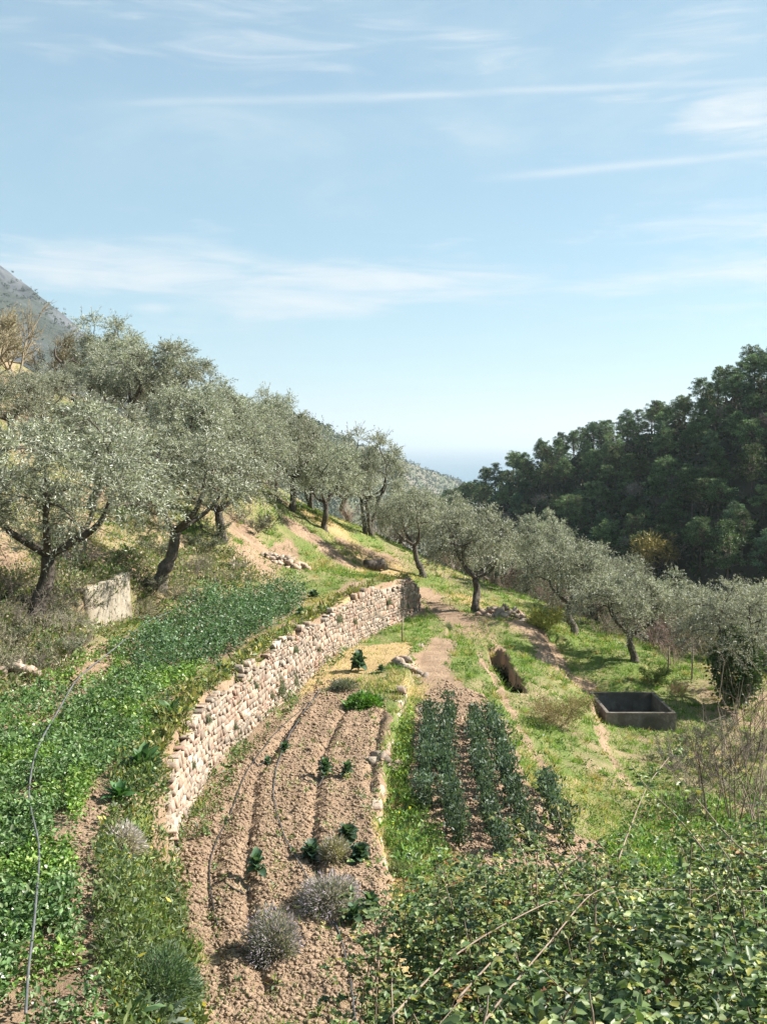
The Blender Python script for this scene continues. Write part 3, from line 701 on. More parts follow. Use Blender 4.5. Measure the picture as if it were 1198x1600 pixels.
OL = [olive_proto(1, (.55, 0), 1.35, (2.0, 1.9, 1.35), 2.95, 24, 54, 24, .085, .02),
      olive_proto(2, (.1, 0), 1.5, (1.75, 1.7, 1.4), 2.95, 20, 48, 22),
      olive_proto(3, (-.3, .2), 1.2, (2.1, 1.9, 1.35), 2.75, 22, 48, 22),
      olive_proto(4, (.15, .1), 1.7, (1.5, 1.5, 1.7), 3.15, 20, 46, 22, multi=3),
      olive_proto(5, (.9, -.1), 1.6, (1.8, 1.8, 1.35), 3.15, 22, 52, 23, .09, .021)]
def olive(px, Y, h, proto, label, rz=0.0, sx=1.0, sink=0.1, on=True, group='olive trees on the terraces'):
    p = at_y(px[0], px[1], Y); z = gz(p[0], p[1]) if on else p[2]
    s_ = h/4.75; root = empty('olive_tree', (p[0], p[1], z-sink), rz, (s_*sx, s_*sx, s_))
    for nm, me in zip(('trunk', 'branches', 'crown'), OL[proto]): link(nm, me, root)
    tag(root, label, 'olive tree', group); return root
olive((52, 945), 25.5, 5.7, 0, 'large silvery olive with dark leaning trunk beside the concrete wall', .1, 1.1)
olive((-70, 930), 24, 4.6, 2, 'olive cut off by the left edge, low silvery crown over grey brush', .8, 1.05)
olive((245, 905), 32, 5.6, 4, 'olive whose dark bare trunk leans right over the dry bank', -.05, 1.1)
olive((345, 800), 40, 4.8, 2, 'broad grey olive right behind the leaning trunk, crown hanging to the bank', 1.9, 1.15)
olive((168, 668), 54, 5.4, 3, 'dark green olive with paired trunks highest on the hillside skyline', .4, .95)
olive((268, 690), 48, 5.0, 1, 'round dense olive on the skyline next to the paired-trunk one', 2.2, 1.15)
olive((345, 715), 47, 4.2, 2, 'pale olive on the skyline halfway down the hillside', .9, 1.1)
olive((400, 745), 50, 4.6, 1, 'olive on the skyline just uphill of the upright dark trunk', 3.3, 1.0)
olive((70, 705), 44, 2.8, 2, 'small olive behind the crown of the large leaning one', 4.4, 1.1)
olive((150, 770), 37, 4.4, 1, 'grey olive in the gap above the concrete wall', 5.0, 1.1)
olive((455, 792), 49, 5.0, 1, 'olive with upright dark trunk at the top of the brown track', .6, .9)
olive((432, 770), 58, 5.6, 3, 'slim olive poking above the skyline behind the track', 1.2, .75)
olive((486, 803), 54, 4.4, 3, 'olive with several thin trunks behind the track bend', 2.6, .85)
olive((510, 822), 49, 4.6, 1, 'olive with a single straight trunk at the track bend', 4.1, .92)
olive((576, 838), 52, 5.2, 3, 'tall airy olive with three slim trunks above the wall end', .2, .9)
olive((625, 850), 57, 3.6, 2, 'low pale olive behind the wall end', 3.0, 1.1)
olive((662, 897), 47.5, 4.6, 4, 'olive with twisted trunk beside the upper path', 2.9, .95)
olive((700, 880), 55, 4.5, 1, 'olive crown behind the lone path olive, in front of the pines', 1.0, 1.0)
olive((740, 957), 42, 4.75, 1, 'lone olive with slender dark trunk standing on the lower path', .3, 1.0)
olive((820, 930), 49, 4.3, 4, 'olive with trunk curving right behind the mossy rubble', .1, .9)
olive((893, 992), 41.5, 4.3, 1, 'silvery olive above the water trough with a straight trunk', 2.5, 1.0)
olive((905, 940), 50, 3.9, 2, 'pale olive half hidden behind the silvery trough olive', 5.5, 1.1)
olive((990, 1037), 38, 4.1, 2, 'wide spreading olive with forked trunk behind the water trough', .5, 1.02)
olive((945, 1010), 45, 3.9, 0, 'olive behind the wide spreading one, trunk lost in dry brush', 2.0, 1.0)
olive((1165, 1060), 35, 4.6, 0, 'shaded blue-grey olive at the right edge wrapped in ivy', 3.9, 1.05)
olive((1240, 1010), 40, 5.0, 2, 'olive crown cut off by the right edge above the bare stems', .3, 1.1)
for (q_, Y_, h_, k_, rz_, lb) in (((210, 705), 47, 4.6, 0, 2.0, 'grey olive filling the slope below the round skyline one'), ((305, 750), 44, 4.4, 1, 1.1, 'grey olive mid-slope between leaning trunk and skyline'), ((118, 700), 47, 2.7, 2, 3.0, 'grey olive below the dead pollarded stump'), ((20, 735), 40, 3.2, 1, 4.2, 'olive at the left edge above the large leaning one'), ((385, 775), 46, 4.0, 0, 5.2, 'low olive just left of the upright dark trunk'), ((330, 690), 56, 4.6, 1, .4, 'olive peeping over the skyline crowns, halfway down'), ((230, 640), 58, 4.6, 2, 1.4, 'olive peeping over the skyline behind the paired trunks'), ((540, 825), 58, 4.6, 1, 2.4, 'olive behind the straight-trunked one, left of the airy tall one'), ((855, 930), 55, 4.2, 1, 3.4, 'olive crown in the gap behind the rubble and trough olives'), ((765, 905), 57, 4.4, 2, 4.4, 'olive crown behind the lone path olive on its right side'), ((1050, 1010), 46, 4.2, 2, .9, 'olive crown behind the right half of the wide spreading one')):
    olive(q_, Y_, h_, k_, lb, rz_, 1.15)
olive((1120, 1040), 46, 4.0, 1, 'small olive between the wide one and the ivy-wrapped one', 3.1, .95)

# wood on the slope across the ravine
def pine_proto(seed, umb=.5, h=9.0, cols=None):
    r = np.random.default_rng(seed); tk = MB(); lf = MB()
    P = smooth_path([(0, 0, -1), (r.normal()*.15, r.normal()*.15, h*.35), (r.normal()*.3, r.normal()*.3, h*.7), (r.normal()*.35, r.normal()*.35, h*.96)], 4)
    tube(tk, P, np.linspace(.2, .04, len(P)), 6); cols = cols or ((.07, .11, .05), (.11, .16, .075), (.16, .21, .1), (.04, .065, .032))
    n = 50
    for k in range(n):
        u = (k+.5)/n+r.normal()*.04; u = min(.99, max(.01, u)); z = h*(.38+.6*u) if umb < .5 else h*(.52+.45*u)
        rad = (1.0-u**1.6*.75)*2.5 if umb < .5 else 2.7*math.sqrt(max(.05, 1-(u*1.15-.28)**2))*.95
        a = k*2.4+r.normal()*.4; rr = rad*r.uniform(.25, 1.2); c = np.array([math.cos(a)*rr, math.sin(a)*rr, z+r.normal()*.2]); b = np.array([P[-1][0]*z/h, P[-1][1]*z/h, z-.5*rr*.5])
        tube(tk, [b, b*.5+c*.5+np.array([0, 0, .05]), c], [.07, .05, .02], 3, cap=False)
        R_ = r.uniform(.35, .8); m_ = 85; d = nrm(r.normal(size=(m_, 3))+np.array([0, 0, .35])); PP = c+d*R_*r.uniform(.2, 1, (m_, 1))*np.array([1.15, 1.15, .62])
        tone = 1.0+.25*r.normal()
        diamonds(lf, PP, d+r.normal(size=(m_, 3))*.4, .34*r.uniform(.6, 1.2, m_), .11, np.clip(pal(m_, cols, (3, 3, 1.6, 2), .15, r)*tone, .01, .5), rg=r)
    return tk.mesh('trunk', M['pbark'], True), lf.mesh('crown', M['pine'])
def broad_proto(seed, cols, h=5.5, dense=1.0, tw=.3):
    r = np.random.default_rng(seed); tk = MB(); lf = MB()
    tube(tk, smooth_path([(0, 0, -.8), (.1, 0, h*.3), (.05, .1, h*.6)], 4), np.linspace(.14, .05, 9), 6)
    for k in range(22):
        d = nrm(r.normal(size=3)+np.array([0, 0, .4])); c = np.array([0, 0, h*.62])+d*np.array([h*.33, h*.33, h*.34])*r.uniform(.5, 1)
        tube(tk, [(.05, .05, h*.45), (c[0]*.5, c[1]*.5, h*.5), c], [.05, .03, .01], 3, cap=False)
        m_ = int(80*dense); dd = nrm(r.normal(size=(m_, 3))+np.array([0, 0, .3])); PP = c+dd*.85*r.uniform(.15, 1, (m_, 1))
        diamonds(lf, PP, dd+r.normal(size=(m_, 3))*.3, tw*r.uniform(.6, 1.4, m_), tw*.3, pal(m_, cols, None, .2, r), rg=r)
    return tk.mesh('trunk', M['pbark'], True), lf.mesh('crown', M['pine'])
PN = [pine_proto(21, .7), pine_proto(22, .3, 10), pine_proto(23, .8, 8), pine_proto(24, .3, 8.5, ((.055, .095, .055), (.085, .13, .075), (.13, .17, .1))), pine_proto(25, .65, 9.5, ((.09, .13, .06), (.14, .19, .085), (.19, .24, .12)))]
BR = [broad_proto(31, ((.3, .25, .08), (.4, .33, .12), (.22, .2, .07))), broad_proto(32, ((.2, .165, .15), (.27, .225, .2), (.15, .12, .11)), 5, .9, .34), broad_proto(33, ((.03, .055, .025), (.045, .075, .03), (.07, .1, .04)), 5, 1.1)]
def tree_copy(name, metas, loc, s_, rz, label, cat, group, sz=1.0):
    root = empty(name, loc, rz, (s_, s_, s_*sz))
    for nm, me in zip(('trunk', 'crown'), metas): link(nm, me, root)
    tag(root, label, cat, group)
rp = random.Random(77); cand = []
for k in range(5200):
    s_ = rp.uniform(-75, 165); d = rp.uniform(-7, 62)
    p = np.array([75., 170.])+HTAN*s_-HN*d
    cand.append((p[0], p[1], d, s_))
cand = np.array(cand); cz_ = H(cand[:, 0], cand[:, 1], True); taken = []
def to_px(p):
    q_ = np.asarray(p)-CAM; f = q_@FWD; return 599+q_@RIGHT/f*FPX, 800-q_@UP/f*FPX
npine = 0
for (x, y, d, s_), z in zip(cand, cz_):
    u, v_ = to_px((x, y, z+5))
    if not (690 < u < 1290) or v_ > 960: continue
    sp = 2.9 if d < 10 else 3.45
    if any((x-a)**2+(y-b)**2 < sp*sp for a, b in taken): continue
    if npine >= 298: break
    taken.append((x, y)); npine += 1
    sky_ = d < 1.5
    k = rp.choice((0, 0, 1, 2, 3, 4)); sc = rp.uniform(.5, .84)
    if d > 16 and rp.random() < .07:
        tree_copy('bare_broadleaf_tree', BR[1], (x, y, z), rp.uniform(.6, .9), rp.uniform(0, 6), 'leafless greyish-brown tree among the pines of the far slope', 'tree', 'bare trees among the pines'); continue
    zn = ('at its seaward tip', 'above the lone path olive', 'above the trough olives', 'above the wide spreading olive', 'near the right edge')[int(np.digitize(u, (790, 880, 980, 1090)))]
    hn = 'on the skyline' if sky_ else 'just below the crest' if d < 9 else 'halfway down' if d < 20 else 'low in the shade'
    lk = ('spreading', 'conical', 'low rounded', 'narrow', 'light green spreading')[k]
    tree_copy('pine_tree', PN[k], (x, y, z-.3), sc, rp.uniform(0, 6), '%s pine %s, wooded slope %s' % (lk, hn, zn), 'pine tree', '%s pines %s, %s' % (lk, hn, zn), rp.uniform(.85, 1.2))
def hill_px(x, y):
    d = ray(x, y); t_ = np.linspace(90, 320, 700)/d[1]; P = CAM+d*t_[:, None]; g = P[:, 2]-H(P[:, 0], P[:, 1]); i = np.where(g < 0)[0]
    return P[i[0]] if len(i) else P[-1]
for (px, s_, lb) in (((1022, 840), 1.5, 'yellow-green leafy tree glowing in the shade of the far slope, upper one'), ((1102, 918), 1.6, 'yellow-green rounded tree low on the far slope behind the olives')):
    p = hill_px(*px); p = p-ray(*px)*20; p[2] = gz(p[0], p[1]); tree_copy('yellow_tree', BR[0], p, s_, 1.0, lb, 'tree', None)
for (px, s_, lb) in (((1045, 860), 1.0, 'pinkish-grey leafless tree right of the upper yellow-green tree'), ((990, 865), 1.1, 'pinkish-grey leafless tree left of the upper yellow-green tree')):
    p = hill_px(*px); p = p-ray(*px)*8; p[2] = gz(p[0], p[1]); tree_copy('bare_broadleaf_tree', BR[1], p, s_, 2.0, lb, 'tree', None)
# undergrowth that closes the wood floor
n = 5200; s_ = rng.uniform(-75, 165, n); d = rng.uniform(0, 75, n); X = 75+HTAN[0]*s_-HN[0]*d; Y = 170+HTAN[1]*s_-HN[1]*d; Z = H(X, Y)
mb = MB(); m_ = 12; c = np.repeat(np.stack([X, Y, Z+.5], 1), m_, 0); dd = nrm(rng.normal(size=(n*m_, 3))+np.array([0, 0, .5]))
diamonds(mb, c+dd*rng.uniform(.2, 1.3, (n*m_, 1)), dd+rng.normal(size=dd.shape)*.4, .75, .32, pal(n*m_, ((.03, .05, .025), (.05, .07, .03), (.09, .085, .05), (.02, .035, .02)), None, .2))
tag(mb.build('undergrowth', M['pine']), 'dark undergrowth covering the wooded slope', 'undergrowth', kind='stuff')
# distant wood on the far hill, and scrub on the mountain
def canopy(name, XYZ, n, size, cols, label, keep, seed):
    r = np.random.default_rng(seed); X, Y, Z = [a.ravel() for a in XYZ]; k = np.where(keep(X, Y, Z))[0]; k = r.choice(k, n); P = np.stack([X[k], Y[k], Z[k]], 1)+r.normal(size=(n, 3))*np.array([5, 5, .3])
    mb = MB(); m_ = 10; s_ = size*r.uniform(.5, 1.2, (n, 1)); dd = nrm(r.normal(size=(n*m_, 3))+np.array([0, 0, .5])); S2 = np.repeat(s_, m_, 0)
    diamonds(mb, np.repeat(P+np.array([0, 0, 1.])*s_*.5, m_, 0)+dd*S2*.5*r.uniform(.3, 1, (n*m_, 1)), r.normal(size=dd.shape), S2[:, 0]*.8, S2[:, 0]*.5, pal(n*m_, cols, None, .2, r), rg=r)
    tag(mb.build(name, M['pine']), label, 'wood', kind='stuff')
canopy('distant_wood', R2, 15000, 4.2, ((.04, .06, .035), (.055, .075, .042), (.07, .085, .05)), 'hazy wood covering the far hill towards the sea', lambda X, Y, Z: (Z > -110), 1)
canopy('mountain_scrub', (RX, RY, RZ), 900, 5, ((.05, .065, .04), (.075, .085, .05)), 'dark scrub dotted over the rocky mountain', lambda X, Y, Z: (X > -840) & (X < -300) & (Z > 40), 2)

# ------------------------------------------------------------------ bare trees, shrubs
def twig_mesh(name, seed, h, spread, n, depth=3, r0=.02, col=((.2, .16, .12), (.28, .23, .18)), stems=8, fine=6, tips=0, tipcol=None, tipL=.05, mat='dry', leanz=1.0):
    """shrub of branching bare twigs, optionally with small dry leaves"""
    r = np.random.default_rng(seed); mb = MB()
    def grow(p, d, L, rad, k):
        q_ = p+d*L*.5+r.normal(size=3)*L*.05; e = q_+nrm(d+r.normal(size=3)*.18)*L*.5
        c = np.asarray(col[0])+(np.asarray(col[1])-np.asarray(col[0]))*r.random()
        tube(mb, [p, q_, e], [rad, rad*.8, rad*.55], 4 if rad > .012 else 3, c, cap=False)
        if tips:
            m_ = tips if k == 0 else tips//3
            if m_: diamonds(mb, p+(e-p)*r.random((m_, 1)), r.normal(size=(m_, 3))+d*.6, tipL*r.uniform(.6, 1.3, m_), tipL*.4, pal(m_, tipcol, None, .15, r), rg=r)
        if k == 0: return
        for _ in range(fine if k == 1 else n):
            f = r.uniform(.35, 1); b = p+(e-p)*f
            grow(b, nrm(d+r.normal(size=3)*.55+np.array([0, 0, .12*leanz])), L*r.uniform(.45, .75), rad*.55, k-1)
    for k in range(stems):
        a = r.uniform(0, 6.28); d = nrm(np.array([math.cos(a)*spread, math.sin(a)*spread, r.uniform(.6, 1.2)*leanz]))
        grow(np.array([math.cos(a)*.08, math.sin(a)*.08, -.08])*1.0, d, h*.55*r.uniform(.7, 1.1), r0, depth-1)
    return mb.mesh(name, M[mat])
TW = [twig_mesh('twigs', 41, 1.4, .75, 4, 3, .012, ((.17, .145, .12), (.27, .235, .2)), 11, 6),
      twig_mesh('twigs', 42, 1.2, .9, 4, 3, .011, ((.22, .185, .15), (.33, .28, .23)), 11, 6, 5, ((.2, .2, .12), (.28, .26, .18), (.14, .15, .08))),
      twig_mesh('twigs', 43, 1.3, .8, 4, 3, .012, ((.16, .13, .11), (.25, .2, .17)), 10, 5, 10, ((.09, .12, .06), (.15, .17, .1), (.22, .22, .16)), .06),
      twig_mesh('twigs', 44, 1.6, .45, 4, 3, .011, ((.27, .19, .16), (.36, .27, .23)), 12, 5)]
def shrub(name, px, size, kind, label, Y=None, rz=None, group=None, sz=1.0, cat='shrub', mesh=None, r=random.Random(5)):
    p = ground(*px) if Y is None else at_y(px[0], px[1], Y); p[2] = gz(p[0], p[1])
    root = link(name, mesh or TW[kind], None, p, (0, 0, r.uniform(0, 6) if rz is None else rz), (size, size, size*sz))
    tag(root, label, cat, group); return root
LK = ('dark leafless', 'pale twiggy', 'grey-leaved', 'pinkish leafless')
# grey brush on the bank under the left olives
G1 = 'grey bare brush on the bank left of the concrete wall'
for (x, y, s_, k) in ((20, 985, 1.0, 0), (62, 1000, .95, 1), (100, 990, .9, 0), (30, 1035, .9, 1), (95, 1035, .8, 2), (0, 940, 1.1, 0), (118, 960, .8, 2), (-25, 1010, 1.0, 1), (60, 955, .9, 2), (15, 1010, .8, 2), (120, 1020, .7, 0), (45, 1055, .7, 0), (-10, 1050, .8, 1), (80, 965, 1.0, 0), (105, 930, .9, 1)):
    shrub('bare_shrub', (x, y), s_, k, LK[k]+' shrub in the thicket left of the concrete wall'+(', nearer the crop' if y > 1005 else ', under the olive'), group=G1+', '+LK[k])
G2 = 'dry brush on the bank right of the concrete wall'
for (x, y, s_, k) in ((235, 925, .9, 2), (225, 960, .7, 1), (265, 935, .75, 1), (300, 905, .9, 0), (325, 890, .8, 1), (345, 915, .7, 1), (290, 940, .6, 1), (370, 890, .6, 0), (320, 860, 1.0, 2), (335, 840, 1.0, 2), (400, 832, .9, 2), (420, 822, .9, 2), (380, 815, 1.0, 1), (245, 870, 1.0, 2)):
    shrub('bare_shrub', (x, y), s_, k, LK[k]+' shrub on the bank between concrete wall and bean rows'+(', uphill' if y < 880 else ', low down'), group=G2+', '+LK[k])
G3 = 'pinkish dry stems behind the right-hand olives'
for (x, y, Y, s_, k) in ((850, 985, 48, 1.5, 3), (870, 1000, 47, 1.4, 3), (915, 1010, 45, 1.5, 3), (940, 1020, 43, 1.3, 1), (1030, 1030, 42, 1.5, 3), (1055, 1035, 41, 1.4, 3), (1080, 1035, 42, 1.5, 1), (1015, 1045, 43, 1.3, 0), (780, 940, 54, 1.4, 3), (800, 935, 53, 1.3, 1), (710, 925, 53, 1.4, 3), (690, 915, 54, 1.4, 1), (845, 965, 52, 1.6, 1), (640, 890, 55, 1.3, 3), (610, 875, 56, 1.2, 1), (970, 1030, 44, 1.4, 3), (1100, 1050, 39, 1.3, 0), (1050, 1060, 38, .8, 3), (880, 1010, 44, 1.1, 1), (760, 945, 50, .9, 1), (545, 840, 56, 1.1, 3), (600, 860, 60, 1.4, 0)):
    shrub('dry_stem_clump', (x, y), s_, k, LK[k]+' stem clump behind the '+('trough olives' if x > 830 else 'path olives' if x > 660 else 'olives above the wall end'), Y=Y, group=G3+', '+LK[k])
G4 = 'tangled growth on the right-hand slope'
for (x, y, s_, k) in ((1050, 1200, .9, 2), (1085, 1170, .9, 2), (1080, 1230, 1.0, 0), (1120, 1215, 1.0, 2), (1150, 1190, 1.0, 0), (1100, 1260, .9, 1), (1160, 1240, 1.0, 1), (1190, 1180, 1.0, 2), (1060, 1270, .7, 1), (1130, 1150, .8, 2), (1180, 1280, .9, 0)):
    shrub('bare_shrub', (x, y), s_, k, LK[k]+' tangled shrub on the slope right of the trough'+(', at the right edge' if x > 1140 else ''), group=G4+', '+LK[k])
shrub('dry_bush', (868, 1135), .95, 1, 'brown wispy dry bush bent over on the slope left of the trough', mesh=twig_mesh('twigs', 51, 1.3, .8, 5, 3, .007, ((.25, .19, .11), (.38, .3, .17)), 26, 7, 4, ((.3, .27, .1), (.22, .23, .08)), .05))
shrub('dry_bush', (905, 1110), .7, 1, 'yellowish wispy bush touching the bent brown one', mesh=twig_mesh('twigs', 52, 1.1, .6, 5, 3, .006, ((.35, .3, .14), (.45, .38, .18)), 18, 6, 5, ((.3, .3, .1), (.36, .34, .14)), .05))
shrub('yellow_bush', (852, 985), 1.0, 1, 'golden-green feathery bush at the foot of the trough olive', mesh=twig_mesh('twigs', 53, 1.2, .6, 5, 3, .007, ((.32, .28, .1), (.4, .36, .14)), 22, 6, 10, ((.3, .28, .07), (.38, .35, .1), (.2, .22, .05)), .06))
shrub('green_bush', (1020, 1068), .75, 2, 'loose green bush behind the far rim of the trough', mesh=twig_mesh('twigs', 54, 1.2, .7, 4, 3, .007, ((.2, .2, .1), (.25, .22, .12)), 14, 6, 12, ((.12, .18, .05), (.18, .22, .07)), .07))
shrub('dry_bush', (1060, 1085), .6, 1, 'reddish-brown dry bush at the right rim of the trough', mesh=twig_mesh('twigs', 55, 1.1, .8, 4, 3, .007, ((.3, .19, .12), (.36, .25, .17)), 14, 6, 4, ((.32, .22, .13),), .05))
# tall bare stems at the right edge
STEM = [twig_mesh('twigs', 61+k, 2.6, .15, 3, 3, .012, ((.12, .09, .08), (.22, .17, .145)), 5, 3) for k in range(2)]
for (x, y, s_, lb) in ((1195, 1330, 1.75, 'tall bare sapling at the right edge, nearest of the leafless stems'), (1150, 1290, 1.5, 'tall bare stems just inside the right edge'), (1110, 1290, 1.1, 'shorter bare stems left of the tall ones by the right edge'), (1178, 1180, 1.3, 'bare stems rising behind the tall ones at the right edge')):
    shrub('bare_sapling', (x, y), s_, 0, lb, mesh=STEM[int(x) % 2], cat='sapling', sz=1.15)
# leafless trees at the top left
BT = [twig_mesh('crown', 71, 5.2, .62, 5, 4, .085, ((.2, .16, .115), (.3, .245, .17)), 5, 7, 4, ((.34, .28, .14), (.28, .22, .13)), .09),
      twig_mesh('crown', 72, 5.0, .55, 5, 4, .08, ((.22, .18, .13), (.32, .265, .19)), 5, 7, 3, ((.33, .29, .14), (.26, .22, .13)), .09)]
for (x, y, Y, s_, k, lb) in ((28, 612, 50, .88, 0, 'brown leafless tree on the hilltop at the left edge'), (80, 618, 54, .7, 1, 'smaller brown leafless tree next to the hilltop one'), (-25, 600, 47, .85, 1, 'leafless tree half cut by the left edge on the hilltop')):
    p = at_y(x, y, Y); p[2] = gz(p[0], p[1]); root = empty('bare_tree', p, .5*k, s_)
    mb = MB(); tube(mb, smooth_path([(0, 0, -.3), (.05, 0, .5), (0, .05, 1.0)], 4), np.linspace(.2, .13, 9), 8); mb.build('trunk', M['bark'], root, True); link('crown', BT[k], root, (0, 0, .6))
    tag(root, lb, 'tree')
p = at_y(100, 612, 51); p[2] = gz(p[0], p[1]); mb = MB(); root = empty('dead_tree', p)
tube(mb, smooth_path([(0, 0, -.3), (.05, 0, .6), (-.05, 0, 1.2), (.1, 0, 1.7)], 4), np.linspace(.16, .1, 13), 8); tube(mb, smooth_path([(.05, 0, 1.5), (-.35, 0, 1.9), (-.4, 0, 2.3)], 4), np.linspace(.09, .05, 9), 6); tube(mb, smooth_path([(.1, 0, 1.6), (.4, .1, 1.75), (.7, .1, 1.6)], 4), np.linspace(.08, .03, 9), 6)
mb.build('trunk', M['bark'], root, True); tag(root, 'dead pollarded stump with stubby arms beside the leafless hilltop trees', 'tree')
# cut log on the upper terrace
p = ground(585, 888); root = empty('cut_log', p, .5); mb = MB()
an = np.linspace(0, .9, 8); tube(mb, np.stack([an-.45, 0*an, .24+.02*np.sin(an*9)], 1), .25+.02*np.cos(an*14), 12); mb.build('log_bark', M['bark'], root, True)
mb = MB(); a = np.arange(14)*2*math.pi/14; mb.add(np.concatenate([[(-.455, 0, .24)], np.stack([0*a-.455, .22*np.cos(a), .24+.22*np.sin(a)], 1)]), [[0, 1+(k+1) % 14, 1+k] for k in range(14)]); mb.build('cut_face', M['wood'], root)
tag(root, 'short cut log lying on the grass above the wall end', 'log')
for (x, y, h, lb) in ((1080, 1062, 1.3, 'thin dark stake standing between the trough and the ivy-wrapped olive'), (1043, 1052, 1.0, 'thin dark stake behind the trough'), (628, 1003, .9, 'thin stake at the foot of the far wall'), (1020, 1010, .8, 'weathered stake under the wide spreading olive')):
    p = ground(x, y); mb = MB(); tube(mb, [(0, 0, -.1), (.01, 0, h*.5), (.03, .01, h)], [.03, .028, .024], 6); o = mb.build('wooden_stake', M['wood']); o.location = p; tag(o, lb, 'stake')

# ------------------------------------------------------------------ ground cover
def scatter(poly, n, fall=1.3, rg=rng):
    P = np.array(poly); a, b = P.min(0), P.max(0); X = rg.uniform(a[0], b[0], n*3); u = rg.random(n*3)
    e = 1-fall; Y = (a[1]**e+u*(b[1]**e-a[1]**e))**(1/e)
    k = inpoly(X, Y, P); X, Y = X[k][:n], Y[k][:n]; return X, Y
def clump_dirs(n, rg=rng, up=1.0): return nrm(rg.normal(size=(n, 3))*np.array([1, 1, .5])+np.array([0, 0, up]))

# turf and straw blades over the terraces
def turf():
    mb = MB(); n = 420000; X = rng.uniform(-22, 22, n*2); u = rng.random(n*2); Y = (9**-.6+u*(60**-.6-9**-.6))**(1/-.6)
    k = np.abs(X) < Y*.44+.6; X, Y = X[k][:n], Y[k][:n]
    t_, s_ = masks(X, Y)
    patch = fbm(X, Y, 1.1, 61, 3); hgt = fbm(X, Y, 2.5, 71, 3)
    crop = inpoly(X, Y, P_CROP); keep = (rng.random(len(X)) < np.clip(t_*1.8+s_*.5-.15, .015, 1)*np.clip((patch-.28)*3.5, .08, 1)) & ~crop
    X, Y, s_, hgt = X[keep], Y[keep], s_[keep], hgt[keep]; n = len(X); Z = H(X, Y); D_ = clump_dirs(n, up=1.1)
    base = pal(n, ((.105, .2, .035), (.15, .255, .05), (.22, .3, .075), (.07, .145, .03), (.38, .34, .14)), (3, 3, 2, 2, 1.2), .15)
    stw = pal(n, ((.5, .4, .2), (.42, .34, .17), (.34, .30, .12)), None, .15); isst = rng.random(n) < np.clip(s_*.9+.03+(hgt-.5)*.4, 0, .85)
    c = np.where(isst[:, None], stw, base); L = (.06+.20*hgt*rng.uniform(.5, 1.3, n))*np.where(isst, 1.1, 1); Wd = .010+.00042*Y
    blades(mb, np.stack([X, Y, Z-.01], 1), D_, L, Wd, c)
    tag(mb.build('grass', M['grass']), 'green and straw-yellow grass growing over the terraces and banks', 'grass', kind='stuff'); print('grass', n)
turf()
def tussocks():
    mb = MB(); n = 2600; X = rng.uniform(-10, 14, n*2); u = rng.random(n*2); Y = (12**-.4+u*(52**-.4-12**-.4))**(1/-.4); k = np.abs(X) < Y*.42+.5; X, Y = X[k][:n], Y[k][:n]; t_, s_ = masks(X, Y)
    k = (t_ > .3) & ~inpoly(X, Y, P_CROP); X, Y, s_ = X[k], Y[k], s_[k]; n = len(X); m_ = 34; Z = H(X, Y); h = rng.uniform(.12, .34, n); D_ = clump_dirs(n*m_, up=.75)
    P = np.repeat(np.stack([X, Y, Z-.02], 1), m_, 0)+rng.normal(size=(n*m_, 3))*np.array([.06, .06, 0]); kind_ = rng.random(n) < .3+.4*s_
    c = np.where(np.repeat(kind_, m_)[:, None], pal(n*m_, ((.42, .36, .17), (.34, .31, .12), (.28, .27, .1)), None, .12), pal(n*m_, ((.09, .2, .035), (.13, .26, .05), (.19, .3, .07)), None, .12)*np.repeat(1+.15*rng.normal(size=(n, 1)), m_, 0))
    blades(mb, P, D_, np.repeat(h, m_)*rng.uniform(.6, 1.2, n*m_), .012+.0004*np.repeat(Y, m_), np.clip(c, .01, .7)); tag(mb.build('grass_tussocks', M['grass']), 'taller grass tussocks dotted over the slopes', 'grass', kind='stuff')
tussocks()
# low broad-leaved weeds between
def weeds():
    mb = MB(); n = 15000; X = rng.uniform(-12, 14, n*2); u = rng.random(n*2); Y = (9.5**-.6+u*(46**-.6-9.5**-.6))**(1/-.6)
    k = np.abs(X) < Y*.42+.5; X, Y = X[k][:n], Y[k][:n]; t_, s_ = masks(X, Y); patch = fbm(X, Y, .9, 81, 3)
    keep = (t_ > .2) & (rng.random(len(X)) < np.clip((patch-.42)*5, .03, 1)*np.clip(1-s_, .3, 1)) & ~inpoly(X, Y, P_CROP); X, Y = X[keep], Y[keep]; m_ = 10; n = len(X)
    Z = H(X, Y); R_ = rng.uniform(.05, .16, n); D_ = clump_dirs(n*m_, up=.7); P = np.repeat(np.stack([X, Y, Z], 1), m_, 0)+D_*np.repeat(R_, m_)[:, None]*rng.uniform(.1, 1, (n*m_, 1))*np.array([1.2, 1.2, .9])
    tone = np.repeat(1+.2*rng.normal(size=(n, 1)), m_, 0)
    diamonds(mb, P, D_+rng.normal(size=D_.shape)*.5, .075*rng.uniform(.6, 1.4, n*m_), .035*rng.uniform(.7, 1.4, n*m_), np.clip(pal(n*m_, ((.075, .15, .035), (.11, .2, .05), (.16, .24, .06), (.06, .12, .045)), None, .12)*tone, .01, .6))
    tag(mb.build('weeds', M['leaf']), 'low leafy weeds scattered through the grass', 'weeds', kind='stuff'); print('weeds', n)
weeds()
